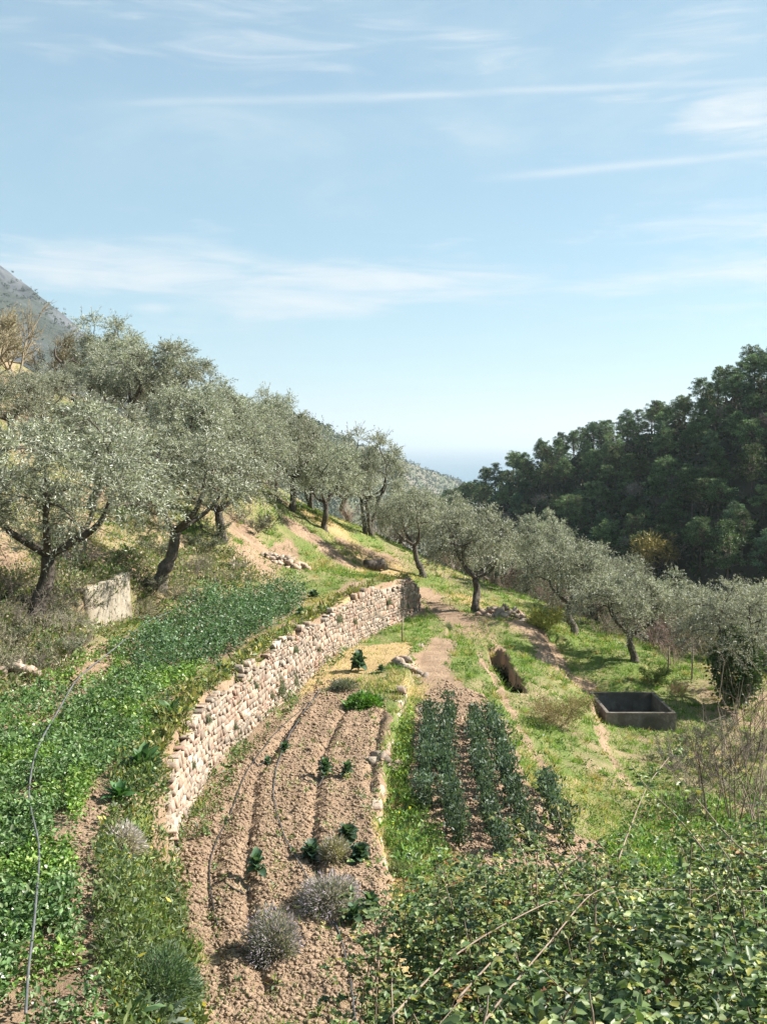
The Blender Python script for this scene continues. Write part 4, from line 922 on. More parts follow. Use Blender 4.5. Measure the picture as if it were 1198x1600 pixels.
# weedy strip beside the upper path, thicker and taller
def strip(name, poly, n, hh, label, cols, leaf, yellow=0.0, m_=14, seed=1, up=1.0):
    r = np.random.default_rng(seed); mb = MB(); X, Y = scatter(poly, n, 1.3, r); n = len(X); Z = H(X, Y); h = hh*r.uniform(.4, 1.1, n)*(.5+fbm(X, Y, .8, 91, 3))
    D_ = clump_dirs(n*m_, r, up); H_ = np.repeat(h, m_); P = np.repeat(np.stack([X, Y, Z], 1), m_, 0)+np.array([0, 0, 1.])*H_[:, None]*r.uniform(.05, 1, (n*m_, 1))+r.normal(size=(n*m_, 3))*H_[:, None]*np.array([.3, .3, .05])
    tone = np.repeat(1+.22*r.normal(size=(n, 1)), m_, 0); c = np.clip(pal(n*m_, cols, None, .12, r)*tone, .01, .7)
    if yellow: yk = (r.random(n*m_) < yellow*.45) & (np.repeat(fbm(X, Y, 1.0, 95, 2), m_) > .52); c[yk] = (.5, .44, .05)
    ls_ = np.repeat(r.uniform(.5, 1.7, n), m_); diamonds(mb, P, D_+r.normal(size=D_.shape)*.5, leaf*ls_*r.uniform(.6, 1.4, n*m_), leaf*ls_*.42*np.repeat(r.choice([.45, .8, 1.2], n), m_), c, rg=r)
    tag(mb.build(name, M['leaf']), label, 'weeds', kind='stuff')
GREENS = ((.09, .14, .05), (.12, .18, .06), (.19, .24, .09), (.07, .11, .05))
P_STRIP = gp([(195, 1200), (238, 1182), (258, 1300), (285, 1420), (320, 1640), (190, 1640), (165, 1540), (155, 1440), (155, 1330)])
strip('leafy_weeds', P_STRIP, 1700, .3, 'rank green weeds with yellow flowers between the upper path and the wall', GREENS, .07, .09, 14, 3)
P_STRIP2 = gp([(215, 1110), (300, 1075), (420, 1000), (520, 945), (545, 950), (430, 1010), (360, 1075), (300, 1155), (240, 1165)])
strip('leafy_weeds', P_STRIP2, 800, .2, 'sparse green weeds along the top of the stone wall', GREENS+((.24, .24, .08),), .07, .03, 12, 4)
P_STRIP3 = gp([(610, 1240), (655, 1250), (700, 1330), (690, 1420), (640, 1440), (625, 1370), (600, 1300)])
strip('leafy_weeds', P_STRIP3, 330, .24, 'bright green weeds between the furrowed bed and the leafy plot', ((.12, .2, .05), (.2, .27, .07), (.1, .16, .05)), .075, .06, 14, 5)
P_STRIP4 = [(float(wallx(y))+.05+a, y) for y, a in ((17.5, 0), (22, 0), (28, 0), (34, 0))]+[(float(wallx(y))+.55, y) for y in (34, 28, 22, 17.5)]
strip('leafy_weeds', P_STRIP4, 420, .28, 'green weeds along the foot of the stone wall', GREENS, .07, .0, 12, 6)
P_STRIP5 = gp([(1000, 1250), (1198, 1250), (1240, 1420), (1000, 1400), (940, 1330)])
strip('leafy_weeds', P_STRIP5, 900, .3, 'bright green weeds behind the brambles on the right', ((.09, .2, .05), (.13, .26, .06), (.2, .3, .07)), .09, .02, 12, 7)
P_STRIP6 = gp([(650, 1090), (640, 1200), (625, 1240), (612, 1200), (628, 1110)])
strip('leafy_weeds', P_STRIP6, 260, .22, 'yellow-green weeds along the low stone edging', ((.2, .28, .06), (.3, .32, .08), (.12, .2, .05)), .07, .08, 12, 8)

P_TOP = [(float(wallx(y))-.75, y) for y in np.linspace(17.5, 42, 20)]+[(float(wallx(y))-.12, y) for y in np.linspace(42, 17.5, 20)]
strip('wall_top_grass', P_TOP, 1500, .2, 'rough grass and weeds spilling over the top of the stone wall', ((.17, .22, .06), (.26, .28, .09), (.36, .32, .14), (.1, .15, .05)), .11, .0, 12, 9)
P_BANKL = gp([(-60, 1100), (20, 1085), (130, 1040), (140, 1000), (210, 975), (330, 930), (420, 905), (350, 850), (230, 860), (140, 880), (0, 900), (-60, 930)])
strip('bank_undergrowth', P_BANKL, 2600, .32, 'tangled green and dry undergrowth on the bank below the left olives', ((.13, .18, .06), (.18, .22, .08), (.3, .25, .17), (.09, .14, .04), (.28, .24, .17), (.2, .19, .12)), .1, .0, 12, 10)
P_END = [(float(wallx(y))-1.0, y) for y in (15.6, 17, 18.4)]+[(float(wallx(y))+.1, y) for y in (18.0, 17, 15.6)]
strip('wall_end_weeds', P_END, 170, .3, 'weeds hiding the crumbled near end of the stone wall', GREENS+((.3, .27, .12),), .08, .02, 14, 14)
# broad bean crop on the upper terrace
def crop():
    mb = MB(); X, Y = scatter(P_CROP, 5600, 1.5); tall = inpoly(X, Y, P_TALL); Z = H(X, Y)
    row = np.sin((X-wallx(Y)*.9)*2*math.pi/.62); gap = fbm(X, Y, 1.3, 101, 3)
    keep = (rng.random(len(X)) < np.where(tall, .95, np.clip(.42+.45*row+(gap-.42)*3.2, .1, 1))); X, Y, Z, tall = X[keep], Y[keep], Z[keep], tall[keep]; n = len(X)
    h = np.where(tall, .62, .3)*rng.uniform(.5, 1.35, n); m_ = 26
    near = np.repeat(Y < 17, m_); H_ = np.repeat(h, m_); D_ = clump_dirs(n*m_, up=.35); f = rng.uniform(.1, 1, (n*m_, 1))
    P = np.repeat(np.stack([X, Y, Z], 1), m_, 0)+np.array([0, 0, 1.])*H_[:, None]*f+rng.normal(size=(n*m_, 3))*np.array([.085, .085, .02])*(.6+.6*H_[:, None])
    tone = np.repeat(1+.24*rng.normal(size=(n, 1)), m_, 0)
    c = pal(n*m_, ((.085, .155, .05), (.125, .21, .075), (.22, .29, .14), (.055, .11, .035)), (3, 3, 2, 1.6), .12)*tone
    tl = np.repeat(tall, m_); c[tl] = c[tl]*np.array([.7, .76, .95]); lime = np.repeat((~tall) & (fbm(X, Y, .8, 111, 2) > .55), m_); c[lime] = c[lime]*np.array([1.2, 1.18, .7])
    fl = rng.random(n*m_) < .022; c[fl] = (.62, .62, .56); c = np.clip(c, .01, .7)
    L = np.where(fl, .035, .062)*rng.uniform(.55, 1.3, n*m_)*np.repeat(rng.uniform(.7, 1.45, n), m_); Wd = L*np.where(fl, .9, .52); E_ = D_+rng.normal(size=D_.shape)*.45
    ovals(mb, P[near], E_[near], L[near], Wd[near], c[near]); diamonds(mb, P[~near], E_[~near], L[~near]*1.15, Wd[~near]*1.15, c[~near])
    tag(mb.build('bean_crop', M['leaf']), 'dense grey-green broad bean crop filling the upper terrace', 'crop', kind='stuff'); print('crop', n)
crop()

# clods on the tilled beds
def clods(name, poly, n, label, seed, lo=.02, hi=.065):
    r = np.random.default_rng(seed); X, Y = scatter(poly, n, 1.4, r); n = len(X); Z = H(X, Y); mb = MB()
    O = np.array([(1, 0, 0), (-1, 0, 0), (0, 1, 0), (0, -1, 0), (0, 0, 1), (0, 0, -1)], float); Fo = np.array([(0, 2, 4), (2, 1, 4), (1, 3, 4), (3, 0, 4), (2, 0, 5), (1, 2, 5), (3, 1, 5), (0, 3, 5)])
    S_ = lo+(hi-lo)*(r.random((n, 1, 1))**4+(r.random((n, 1, 1)) < .02)*.8); V = (O[None]+r.normal(size=(n, 6, 3))*.3)*S_*np.array([1.1, 1.1, .75])
    a = r.uniform(0, 6.28, n); c_, s_ = np.cos(a)[:, None], np.sin(a)[:, None]
    V = np.stack([V[..., 0]*c_-V[..., 1]*s_, V[..., 0]*s_+V[..., 1]*c_, V[..., 2]], -1)+np.stack([X, Y, Z+.005], 1)[:, None]
    mb.add(V.reshape(-1, 3), (np.arange(n)[:, None, None]*6+Fo).reshape(-1, 3)); tag(mb.build(name, M['clod']), label, 'soil', kind='stuff')
clods('soil_clods', P_SOIL, 25000, 'dry brown clods covering the furrowed bed', 1, .008, .05)
clods('soil_clods', P_PLOT, 6000, 'dry brown clods in the leafy plot', 2)
clods('soil_clods', gp([(215, 1175), (190, 1250), (160, 1330), (155, 1420), (175, 1520), (200, 1640), (130, 1640), (110, 1450), (110, 1330), (140, 1240)]), 2500, 'small clods on the upper path', 3, .012, .04)

strip('bed_weeds', P_SOIL, 260, .12, 'tiny weeds sprouting in the furrowed bed', GREENS+((.26, .25, .1),), .06, .0, 9, 12)
n = 2600; X, Y = scatter(P_SOIL, n, 1.3); n = len(X); mb = MB(); a_ = rng.uniform(0, 6.28, n); blades(mb, np.stack([X, Y, H(X, Y)+.02], 1), np.stack([np.cos(a_), np.sin(a_), rng.normal(size=n)*.15], 1), rng.uniform(.05, .2, n), .01, pal(n, ((.45, .36, .22), (.3, .23, .15), (.16, .11, .08)), None, .15))
tag(mb.build('straw_litter', M['grass']), 'dry straw and twig litter lying on the furrowed bed', 'straw', kind='stuff')
# ------------------------------------------------------------------ garden plants
def big_leaf(mb, base, a, el, L, Wd, curl, col, r, seg=4, wav=.08):
    d = np.array([math.cos(a)*math.cos(el), math.sin(a)*math.cos(el), math.sin(el)]); s_ = np.array([-math.sin(a), math.cos(a), 0]); V = []; p = np.array(base, float)
    for k in range(seg+1):
        f = k/seg; w = Wd*(.12+.95*math.sin(math.pi*min(1, .12+.88*f))**.75)*(1 if k < seg else .62)
        e = el-curl*f; d = np.array([math.cos(a)*math.cos(e), math.sin(a)*math.cos(e), math.sin(e)]); n_ = np.cross(s_, d)*-1
        V += [p-s_*w/2+n_*w*(.22+r.normal()*wav), p.copy(), p+s_*w/2+n_*w*(.22+r.normal()*wav)]; p = p+d*L/seg
    F = []
    for k in range(seg): b = k*3; F += [[b, b+1, b+4, b+3], [b+1, b+2, b+5, b+4]]
    mb.add(V, F, np.clip(np.asarray(col)*(1+.15*r.normal()), .01, .6))
def rosette(seed, n, L, Wd, cols, el=(.3, 1.3), stem=.1, curl=.9, seg=4):
    r = np.random.default_rng(seed); mb = MB()
    if stem > .05: tube(mb, [(0, 0, -.03), (0, 0, stem)], [.02, .018], 6, (.16, .2, .1))
    for k in range(n):
        f = k/max(1, n-1); big_leaf(mb, (0, 0, stem*(.3+.7*f)), k*2.4+r.normal()*.2, el[0]+(el[1]-el[0])*f, L*r.uniform(.75, 1.15)*(1-.3*f), Wd*r.uniform(.8, 1.15)*(1-.25*f), curl*(1-.4*f), cols[r.integers(len(cols))], r, seg)
    return mb.mesh('leaves', M['leaf'], True)
CAB = rosette(1, 20, .27, .2, ((.06, .115, .075), (.08, .14, .09), (.05, .095, .055)), (.1, 1.2), .14)
CAB2 = rosette(2, 16, .22, .16, ((.055, .11, .06), (.075, .135, .075)), (.15, 1.2), .18)
CHARD = rosette(3, 18, .42, .16, ((.05, .13, .04), (.07, .16, .05), (.04, .1, .035)), (.5, 1.4), .05, .8)
ART = rosette(4, 20, .5, .11, ((.22, .28, .2), (.28, .33, .26), (.17, .23, .16)), (.3, 1.35), .05, 1.0, 5)
ART2 = rosette(5, 16, .5, .12, ((.08, .15, .06), (.11, .19, .08), (.06, .12, .05)), (.4, 1.35), .05, .9, 5)
def plant(name, px, me, s_, label, cat='plant', rz=0.0, sz=1.0, dz=0):
    p = ground(*px); o = link(name, me, None, (p[0], p[1], p[2]+dz), (0, 0, rz), (s_, s_, s_*sz)); tag(o, label, cat); return o
plant('cabbage_plant', (508, 1212), CAB2, 1.0, 'small dark cabbage plant standing alone mid-bed, one beside a drip hose loop', rz=.2, sz=1.3)
plant('cabbage_plant', (542, 1213), CAB2, .85, 'small dark cabbage plant right of its twin in the furrowed bed', rz=1.8, sz=1.3)
plant('cabbage_plant', (487, 1340), CAB, .95, 'upright cabbage plant left of the grey herb clump', rz=.6, sz=1.35)
plant('cabbage_plant', (543, 1312), CAB, 1.0, 'broad cabbage plant behind the grey herb clump', rz=2.6, sz=1.1)
plant('cabbage_plant', (562, 1346), CAB, .9, 'dark cabbage plant right of the grey herb clump', rz=4.0, sz=1.2)
plant('cabbage_plant', (401, 1372), CAB2, .95, 'dark cabbage plant in the furrow left of the bed centre', rz=3.1, sz=1.5)
plant('cabbage_plant', (578, 1428), CAB2, 1.0, 'cabbage plant right of the larger lavender', rz=5.0, sz=1.2)
plant('cabbage_plant', (552, 1442), CAB2, .9, 'cabbage plant among bramble shoots below the larger lavender', rz=1.0, sz=1.2)
plant('cabbage_plant', (560, 1050), CAB, 1.35, 'tall dark cabbage plant on the straw at the head of the bed', rz=.9, sz=1.7)
plant('cabbage_plant', (595, 1052), CAB2, .8, 'low grey-green cabbage plant right of the tall one on the straw', rz=.3)
plant('cabbage_plant', (445, 1178), CAB2, .8, 'low green plant by the hose in the upper bed', rz=2.2)
plant('cabbage_plant', (418, 1188), CAB2, .6, 'tiny green plant left of the low one by the hose', rz=2.9)
plant('chard_plant', (222, 1212), CHARD, 1.3, 'tall glossy chard clump on the terrace edge by the wall corner', rz=.4, sz=1.2)
plant('chard_plant', (188, 1258), CHARD, .9, 'shorter chard clump beside the upper path', rz=1.4)
plant('artichoke_plant', (268, 1122), ART2, 1.1, 'dark green artichoke clump on the terrace above the wall', rz=.7)
plant('artichoke_plant', (250, 1612), ART, 1.0, 'silvery artichoke at the bottom edge below the rosemary', rz=.2)
plant('artichoke_plant', (205, 1600), ART2, .8, 'green artichoke at the bottom edge beside the crop', rz=.9)
plant('chard_plant', (300, 1225), CHARD, .5, 'small leafy clump growing at the wall foot', rz=.1)
plant('cabbage_plant', (490, 935), CAB, 1.1, 'dark leafy plant at the end of the bean rows', rz=.1)
plant('cabbage_plant', (470, 965), CAB2, 1.1, 'dark leafy plant beneath the end of the bean rows', rz=.8)
plant('cabbage_plant', (345, 1055), CAB, .9, 'leafy plant at the lower edge of the bean rows', rz=1.8)

def dome(seed, n, h, w, L, Wd, cols, wts=None, tip=None, up=.6, thin=True):
    """dense bush of thin sprays"""
    r = np.random.default_rng(seed); mb = MB(); d = nrm(r.normal(size=(n, 3))*np.array([1, 1, .6])+np.array([0, 0, up])); d[:, 2] = np.abs(d[:, 2])
    f = r.uniform(.25, 1, (n, 1))**.7; lump = .75+.5*vn(np.arctan2(d[:, 1], d[:, 0])*2.2, d[:, 2]*3, 1.0, seed)[:, None]; P = d*f*lump*np.array([w, w, h])+np.array([w*.12, 0, 0])*d[:, 2:3]; c = pal(n, cols, wts, .16, r)
    k = f[:, 0] > .8
    if tip is not None: kk = k & (r.random(n) < .6); c[kk] = pal(int(kk.sum()), tip, None, .12, r)
    diamonds(mb, P, d+r.normal(size=(n, 3))*.35, L*r.uniform(.6, 1.4, n), Wd*r.uniform(.7, 1.3, n), c, rg=r)
    for q_ in range(40):
        tube(mb, [(0, 0, -.03), d[q_]*np.array([w, w, h])*.45, d[q_]*np.array([w, w, h])*.9], [.008, .006, .003], 3, (.16, .14, .11), cap=False)
    return mb.mesh('sprays', M['leaf'])
LAV = dome(1, 6500, .5, .38, .07, .011, ((.19, .20, .17), (.28, .28, .25), (.12, .135, .1)), None, ((.4, .34, .42), (.33, .28, .36)))
LAV2 = dome(2, 7000, .42, .44, .07, .011, ((.2, .2, .18), (.3, .29, .27), (.13, .14, .11)), None, ((.43, .37, .45), (.35, .3, .38)))
plant('lavender_bush', (425, 1492), LAV, 1.0, 'grey-violet lavender bush nearest the camera, left of two', rz=.3, cat='shrub', sz=1.15)
plant('lavender_bush', (515, 1418), LAV2, 1.05, 'wide grey-violet lavender bush crossed by a thin hose', rz=1.3, cat='shrub')
plant('lavender_bush', (692, 1420), LAV, .6, 'small grey lavender half hidden in the brambles', rz=2.3, cat='shrub')
plant('herb_bush', (520, 1345), dome(3, 1800, .34, .24, .09, .012, ((.25, .22, .14), (.32, .29, .2), (.16, .15, .08)), None, ((.33, .3, .3),)), 1.0, 'brownish-grey herb clump between three cabbages', cat='shrub')
plant('dry_herb_bush', (188, 1330), dome(4, 3200, .38, .38, .08, .016, ((.36, .32, .3), (.46, .42, .4), (.26, .23, .21)), None, ((.52, .47, .46),)), .95, 'pale dried lavender mound beside the upper path', cat='shrub')
plant('rosemary_bush', (240, 1560), dome(5, 9000, .5, .48, .055, .013, ((.06, .1, .05), (.09, .14, .07), (.14, .18, .1), (.04, .07, .035))), 1.0, 'dark green rosemary bush casting shadow on the upper path', cat='shrub')
plant('parsley_clump', (566, 1103), dome(6, 2600, .36, .5, .09, .045, ((.08, .2, .035), (.11, .26, .045), (.06, .15, .03))), 1.0, 'bright green parsley clump at the head of the furrows', cat='plant', dz=-.02)
plant('thyme_bush', (535, 1078), dome(7, 2200, .34, .42, .08, .016, ((.1, .12, .08), (.15, .16, .12), (.07, .09, .06))), .9, 'grey-green thyme mound behind the parsley', cat='shrub')
plant('thyme_bush', (620, 1372), dome(8, 900, .2, .22, .07, .016, ((.12, .16, .08), (.18, .21, .1))), .9, 'low green tuft at the right rim of the furrowed bed', cat='plant')
HANG = dome(9, 1500, .6, .26, .09, .018, ((.16, .19, .13), (.22, .25, .18), (.1, .13, .08)))
for (x, y, s_, lb) in ((430, 1085, 1.0, 'grey-green herb hanging on the wall, largest of three'), (455, 1070, .75, 'grey-green herb at the wall foot right of the largest'), (475, 1050, .6, 'small grey-green herb at the wall foot, farthest of three'), (525, 975, .8, 'grey-green herb spilling over the wall top near the bend'), (700, 985, .5, 'grey tuft in the grass by the lower path')):
    plant('wall_herb', (x, y), HANG, s_, lb)
for k, (yw, f_, s_) in enumerate(((19.5, .55, .4), (21.3, .8, .45), (23.2, .35, .5), (25.0, .7, .4), (26.2, .3, .6), (28.3, .75, .5), (30.4, .45, .5), (32.5, .8, .55), (35.0, .5, .55), (38.5, .6, .6), (40.5, .35, .5))):
    xw = float(wallx(yw)); zl = lo_z(xw, yw); zu = up_z(xw, yw); o = link('wall_herb', HANG, None, (xw-.02, yw, zl+(zu-zl)*f_-.12), (0, 0, k*1.3), (s_*.8, s_*.8, s_*.7)); tag(o, 'grey-green tuft rooted in the joints of the long stone wall', 'plant', 'tufts growing in the wall joints')
HOL = dome(10, 2600, .75, .62, .11, .06, ((.022, .034, .016), (.035, .05, .022), (.015, .024, .012)))  # near-black leaf colour paints the shade inside the bank hollow
for f_, s_, lb in ((.25, 1.05, 'added near-black leaves painting the shade in the lower end of the hollow in the grassy bank'), (.75, .95, 'added near-black leaves painting the shade in the upper end of the hollow in the grassy bank')):
    hx = CUT[0][0]+CUT[1][0]*CUT[2]*f_-CUT[1][1]*.28; hy = CUT[0][1]+CUT[1][1]*CUT[2]*f_+CUT[1][0]*.28; o = link('painted_shade_leaves', HOL, None, (hx, hy, gz(hx, hy)), (0, 0, f_*5), (s_*.55, s_*.9, s_*1.1)); tag(o, lb, 'ivy')
# ivy on the shaded olive
p = at_y(1150, 1040, 34); p[2] = gz(p[0], p[1]); mb = MB(); n = 5200; d = nrm(rng.normal(size=(n, 3))); ivp = d*np.array([.75, .7, 1.35])*rng.uniform(.3, 1, (n, 1))**.5+np.array([0, 0, 1.6])+rng.normal(size=(n, 3))*.12
diamonds(mb, ivp, d+rng.normal(size=d.shape)*.5, .11, .09, pal(n, ((.03, .07, .025), (.05, .1, .035), (.08, .14, .05)), None, .15)); o = mb.build('ivy', M['leaf']); o.location = p; tag(o, 'dark glossy ivy mass climbing the olive at the right edge', 'ivy')

# leafy rows in the lower plot
def bean_proto(seed, h):
    r = np.random.default_rng(seed); mb = MB(); n = 260
    for k in range(5):
        a = r.uniform(0, 6.28); tube(mb, [(0, 0, -.02), (math.cos(a)*.06, math.sin(a)*.06, h*.5), (math.cos(a)*.12, math.sin(a)*.12, h)], [.01, .008, .005], 4, (.12, .17, .09), cap=False)
    f = r.random((n, 1)); P = r.normal(size=(n, 3))*np.array([.115, .115, 0])*(.6+.5*f)+np.array([0, 0, 1.])*h*(.08+.92*f)
    diamonds(mb, P, nrm(r.normal(size=(n, 3))*np.array([1, 1, .5])+np.array([0, 0, .6])), .095*r.uniform(.7, 1.3, n), .042, pal(n, ((.05, .085, .055), (.075, .12, .075), (.11, .155, .1), (.035, .065, .04)), None, .15, r), rg=r)
    return mb.mesh('foliage', M['leaf'])
BP = [bean_proto(200+k, .5+.06*k) for k in range(4)]
ROWS = ((((672, 1130), (664, 1205), (664, 1275)), 17, 'leftmost'), (((700, 1128), (694, 1195), (702, 1260), (722, 1335)), 20, 'second from left'), (((742, 1132), (748, 1210), (768, 1300), (790, 1350)), 21, 'third from left'), (((769, 1130), (784, 1210), (812, 1300), (836, 1345)), 20, 'fourth from left'), (((850, 1235), (870, 1290), (890, 1335)), 6, 'rightmost'))
r5 = random.Random(9)
for line, cnt, nm in ROWS:
    W_ = np.array([ground(*q_) for q_ in line]); Pp, dd = arc(W_)
    for k in range(cnt):
        if nm == 'leftmost' and False: continue
        s_ = (k+.5)/cnt*dd[-1]+r5.uniform(-.1, .1); x = np.interp(s_, dd, Pp[:, 0])+r5.uniform(-.07, .07); y = np.interp(s_, dd, Pp[:, 1]); z = gz(x, y)
        o = empty('bean_plant', (x, y, z-.01), r5.uniform(0, 6), (r5.uniform(.8, 1.08),)*2+(r5.uniform(.9, 1.35),)); link('foliage', BP[r5.randrange(4)], o)
        tag(o, 'dark green bean plant in the %s row of the lower plot' % nm, 'bean plant', 'bean plants, %s row of the lower plot' % nm)

# ------------------------------------------------------------------ hoses
def hose(name, pts, rad, label, lift=.02, mat='hose', liftf=None, sag=True):
    P = np.array([ground(*q_) for q_ in pts]); P = smooth_path(P, 8)
    for k in range(len(P)): P[k, 2] = gz(P[k, 0], P[k, 1])+(liftf(P[k]) if liftf else lift)
    if liftf:
        for _ in range(6): P[1:-1, 2] = (P[:-2, 2]+P[1:-1, 2]*2+P[2:, 2])/4
    mb = MB(); o0 = P[0].copy(); tube(mb, P-o0, rad, 6); o = mb.build(name, M[mat], smooth=True); o.location = o0; tag(o, label, 'hose'); return o
hose('irrigation_hose', [(42, 1640), (47, 1560), (58, 1460), (62, 1360), (47, 1270), (62, 1190), (95, 1130), (130, 1075), (185, 1030), (240, 985), (305, 955)], .015, 'thick grey irrigation hose lying on top of the bean crop', liftf=lambda p: .33)
hose('irrigation_hose', [(500, 1078), (470, 1120), (440, 1180), (428, 1230), (432, 1270), (450, 1320), (480, 1375), (505, 1410), (530, 1460), (545, 1520), (556, 1600)], .012, 'thin grey hose running down the furrowed bed past the lavender', .03)
hose('drip_hose', [(480, 1098), (430, 1150), (385, 1210), (360, 1270), (332, 1330), (328, 1380), (340, 1450)], .012, 'black drip hose along the bed below the stone wall', .03, 'hoseblack')
hose('drip_hose', [(468, 1212), (480, 1226), (498, 1222), (515, 1208), (545, 1213)], .014, 'black drip hose looping between the two small cabbages', .035, 'hoseblack')
hose('drip_hose', [(392, 1185), (402, 1196), (412, 1190)], .013, 'short black hose loop by the tiny plant in the upper bed', .035, 'hoseblack')
hose('drip_hose', [(352, 1385), (366, 1394), (382, 1393), (390, 1380)], .013, 'short black hose loop next to the furrow cabbage', .035, 'hoseblack')

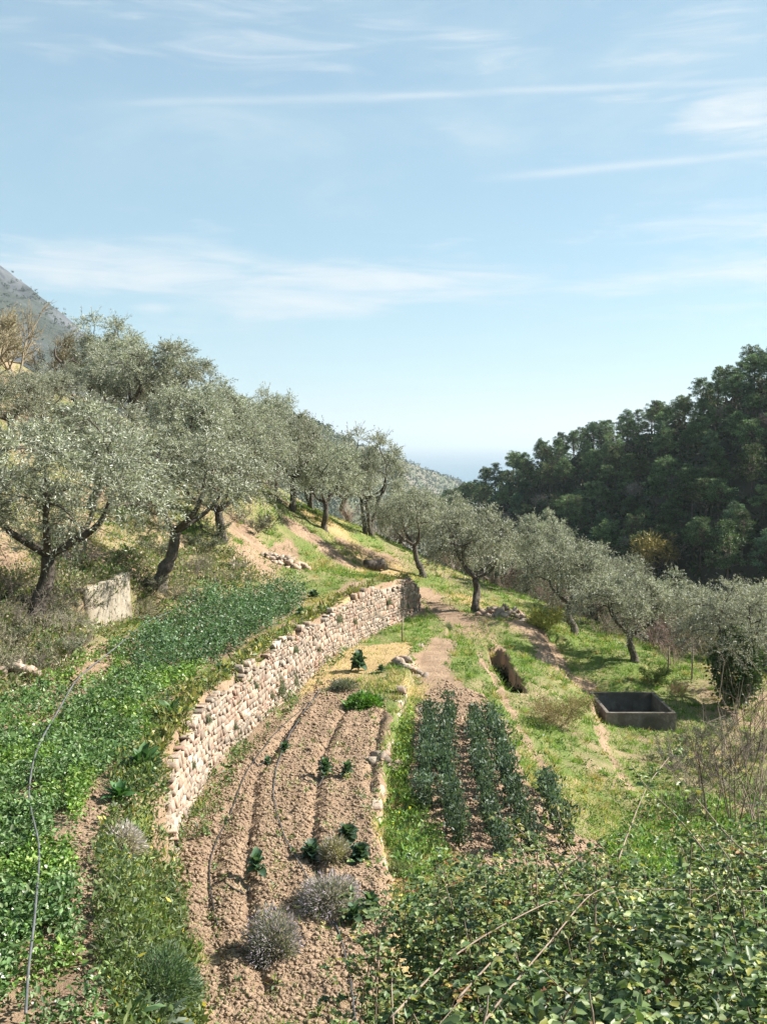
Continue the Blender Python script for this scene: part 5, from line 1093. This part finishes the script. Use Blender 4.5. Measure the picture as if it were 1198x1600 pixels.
# ------------------------------------------------------------------ bramble thicket in the foreground
def bram_top(X, Y):
    base = np.interp(Y, [3.2, 4.6, 6, 8, 10, 12, 13.5], [5.0, 4.45, 3.85, 3.15, 2.5, 1.8, .8])
    return base+(fbm(X, Y, 1.2, 121, 4)-.5)*1.6+(fbm(X, Y, .55, 151, 3)-.5)*.7+.12*np.maximum(0, X-1.2)
def bram_in(X, Y):
    left = np.interp(Y, [3, 5, 7, 9, 10.5, 12, 13.5], [.0, .0, -.05, -.1, .15, 1.0, 2.3])+(fbm(X*0+3, Y, .8, 131, 3)-.5)*.8
    return sst(left-.15, left+.5, X)*(.1+.9*sst(.4, .55, fbm(X, Y, .6, 161, 3)))*(.2+.8*sst(11.0, 7.4, Y+(fbm(X, Y, 1.1, 141, 3)-.5)*5))*sst(13.8, 12.5, Y)
def bramble():
    root = empty('bramble_thicket', (2.5, 8.0, gz(2.5, 8.0))); o0 = np.array(root.location)
    r = np.random.default_rng(55); mb = MB()
    # shoots: arching stems with three-leaflet leaves
    n = 6800; X = r.uniform(-.6, 7.5, n*3); u = r.random(n*3); Y = (3.4**-.5+u*(13.6**-.5-3.4**-.5))**(1/-.5); k = (r.random(n*3) < bram_in(X, Y)) & (np.abs(X) < Y*.44+.8); X, Y = X[k][:n], Y[k][:n]; n = len(X)
    T = bram_top(X, Y); dep = r.random(n)**1.2*1.3; G_ = H(X, Y); Z = np.maximum(T-dep, G_+.05); m_ = 9
    a = r.uniform(0, 6.28, n); d = nrm(np.stack([np.cos(a), np.sin(a), r.uniform(-.1, .9, n)], 1)); L = r.uniform(.25, .6, n)
    tt = np.linspace(.05, 1, m_)[None, :, None]; P = np.stack([X, Y, Z], 1)[:, None]+d[:, None]*L[:, None, None]*tt+np.array([0, 0, -1.])*(.3*L)[:, None, None]*tt**2
    tone = 1+.2*r.normal(size=(n, 1)); red = r.random(n) < .07
    ox = np.repeat(tone, m_*3, 0); ld = nrm(r.normal(size=(n*m_, 3))*np.array([1, 1, .35])+np.array([0, 0, .1])); side = nrm(np.cross(ld, np.array([0, 0, 1.]))); PP = P.reshape(-1, 3)
    base = PP+ld*.04; Q = np.stack([base, base, base], 1).reshape(-1, 3); DD = np.stack([ld, nrm(ld*.35+side), nrm(ld*.35-side)], 1).reshape(-1, 3)
    c = pal(n*m_*3, ((.07, .12, .042), (.12, .18, .065), (.22, .28, .12), (.04, .075, .03), (.26, .27, .07)), (3, 3, 1.8, 2.2, .9), .12, r)*ox
    rr = np.repeat(red, m_*3) & (r.random(n*m_*3) < .7); c[rr] = pal(int(rr.sum()), ((.28, .17, .07), (.34, .28, .08), (.2, .1, .06)), None, .15, r)
    ovals(mb, Q, DD, .047*r.uniform(.45, 1.6, len(Q)), .035*r.uniform(.75, 1.25, len(Q)), np.clip(c, .01, .6), rg=r, jit=.45)
    mb.V = [v_-o0 for v_ in mb.V]; mb.build('foliage', M['bramble'], root); print('bramble leaves', len(Q))
    # woody stems inside
    mb = MB()
    for q_ in range(520):
        k = r.integers(n); b = np.array([X[k]+r.normal()*.3, Y[k]+r.normal()*.3, 0]); b[2] = gz(b[0], b[1])-.05; e = np.array([X[k], Y[k], T[k]+r.uniform(-.2, .12)]); mid = b*.45+e*.55+np.array([r.normal()*.15, r.normal()*.15, .25])
        tube(mb, smooth_path([b, mid, e], 4)-o0, np.linspace(.007, .003, 9), 4, (1, 1, 1), cap=False)
    mb.build('stems', M['cane'], root)
    # long canes arching out of the thicket: (pixels, depths)
    CN = (((610, 1590, 5.0), (690, 1510, 5.4), (760, 1460, 5.7), (850, 1413, 6.1), (880, 1408, 6.3)), ((745, 1610, 4.8), (800, 1540, 5.2), (860, 1470, 5.6), (920, 1400, 6.2), (960, 1385, 6.4)),
          ((880, 1400, 6.6), (940, 1397, 6.8), (1010, 1390, 7.0), (1190, 1392, 7.2)), ((965, 1345, 8.2), (985, 1290, 8.6), (1010, 1230, 9.0), (1035, 1195, 9.3), (1062, 1162, 9.6)),
          ((715, 1560, 5.0), (770, 1500, 5.3), (800, 1470, 5.6)), ((840, 1430, 7.5), (838, 1370, 7.7), (840, 1310, 7.8)), ((900, 1345, 8.5), (880, 1300, 8.6), (868, 1255, 8.7)), ((1100, 1330, 7.0), (1060, 1280, 7.3), (1010, 1230, 7.6), (985, 1195, 7.8)),
          ((890, 1400, 7.2), (860, 1345, 7.5), (815, 1300, 7.8), (770, 1270, 8.1)), ((615, 1610, 6), (612, 1540, 6.2), (616, 1500, 6.3)), ((700, 1400, 9.5), (640, 1440, 9.3), (610, 1500, 9.0)), ((1198, 1345, 6.5), (1150, 1320, 6.8), (1080, 1240, 7.2), (1050, 1210, 7.4)))
    CN = list(CN)
    for q_ in range(34):
        u_ = r.uniform(560, 1200); Y_ = r.uniform(6.5, 11); y0_ = np.interp(u_, [560, 700, 900, 1200], [1540, 1430, 1390, 1400])+r.uniform(-10, 60); dx = r.normal()*35; hh = r.uniform(50, 120)
        CN.append(((u_, y0_+40, Y_), (u_+dx*.4, y0_-hh*.5, Y_+.1), (u_+dx*1.2, y0_-hh, Y_+.2)))
    for q_ in CN:
        P = smooth_path([at_y(*w_) for w_ in q_], 7); mb = MB(); tube(mb, P-o0, np.linspace(.0065, .0028, len(P)), 6)
        o = mb.build('cane', M['cane'], root, True)
        k = np.arange(2, len(P), 2); m2 = len(k)*3; lb = MB(); ld = nrm(r.normal(size=(m2, 3))*np.array([1, 1, .5])); pp = np.repeat(P[k], 3, 0)
        for w_ in (-.8, 0, .8):
            sd = nrm(np.cross(ld, np.array([0, 0, 1.]))); ovals(lb, pp+ld*.03-o0, nrm(ld+sd*w_), .05*r.uniform(.6, 1.2, m2), .036, pal(m2, ((.11, .18, .07), (.17, .22, .09), (.26, .25, .09)), None, .12, r), rg=r, jit=.5)
        lb.build('cane_leaves', M['bramble'], o)
    tag(root, 'tangled bramble thicket with arching pale canes filling the bottom right foreground', 'bramble')
bramble()

# ------------------------------------------------------------------ air
mb = MB(); x0, x1, y0, y1, z0, z1 = -61000, 61000, -400, 61000, -181, 520
mb.add([(x, y, z) for x in (x0, x1) for y in (y0, y1) for z in (z0, z1)], [[0, 1, 3, 2], [4, 6, 7, 5], [0, 4, 5, 1], [2, 3, 7, 6], [0, 2, 6, 4], [1, 5, 7, 3]])
m, t = new_mat('valley_haze'); q = NT(t); pv = q.n('ShaderNodeVolumePrincipled', {'Color': (.68, .78, .86, 1), 'Density': .00010, 'Anisotropy': .2}); q.n('ShaderNodeOutputMaterial', {'Volume': pv.outputs[0]})
tag(mb.build('haze', m), 'pale blue haze hanging over the valley', 'haze', kind='stuff')
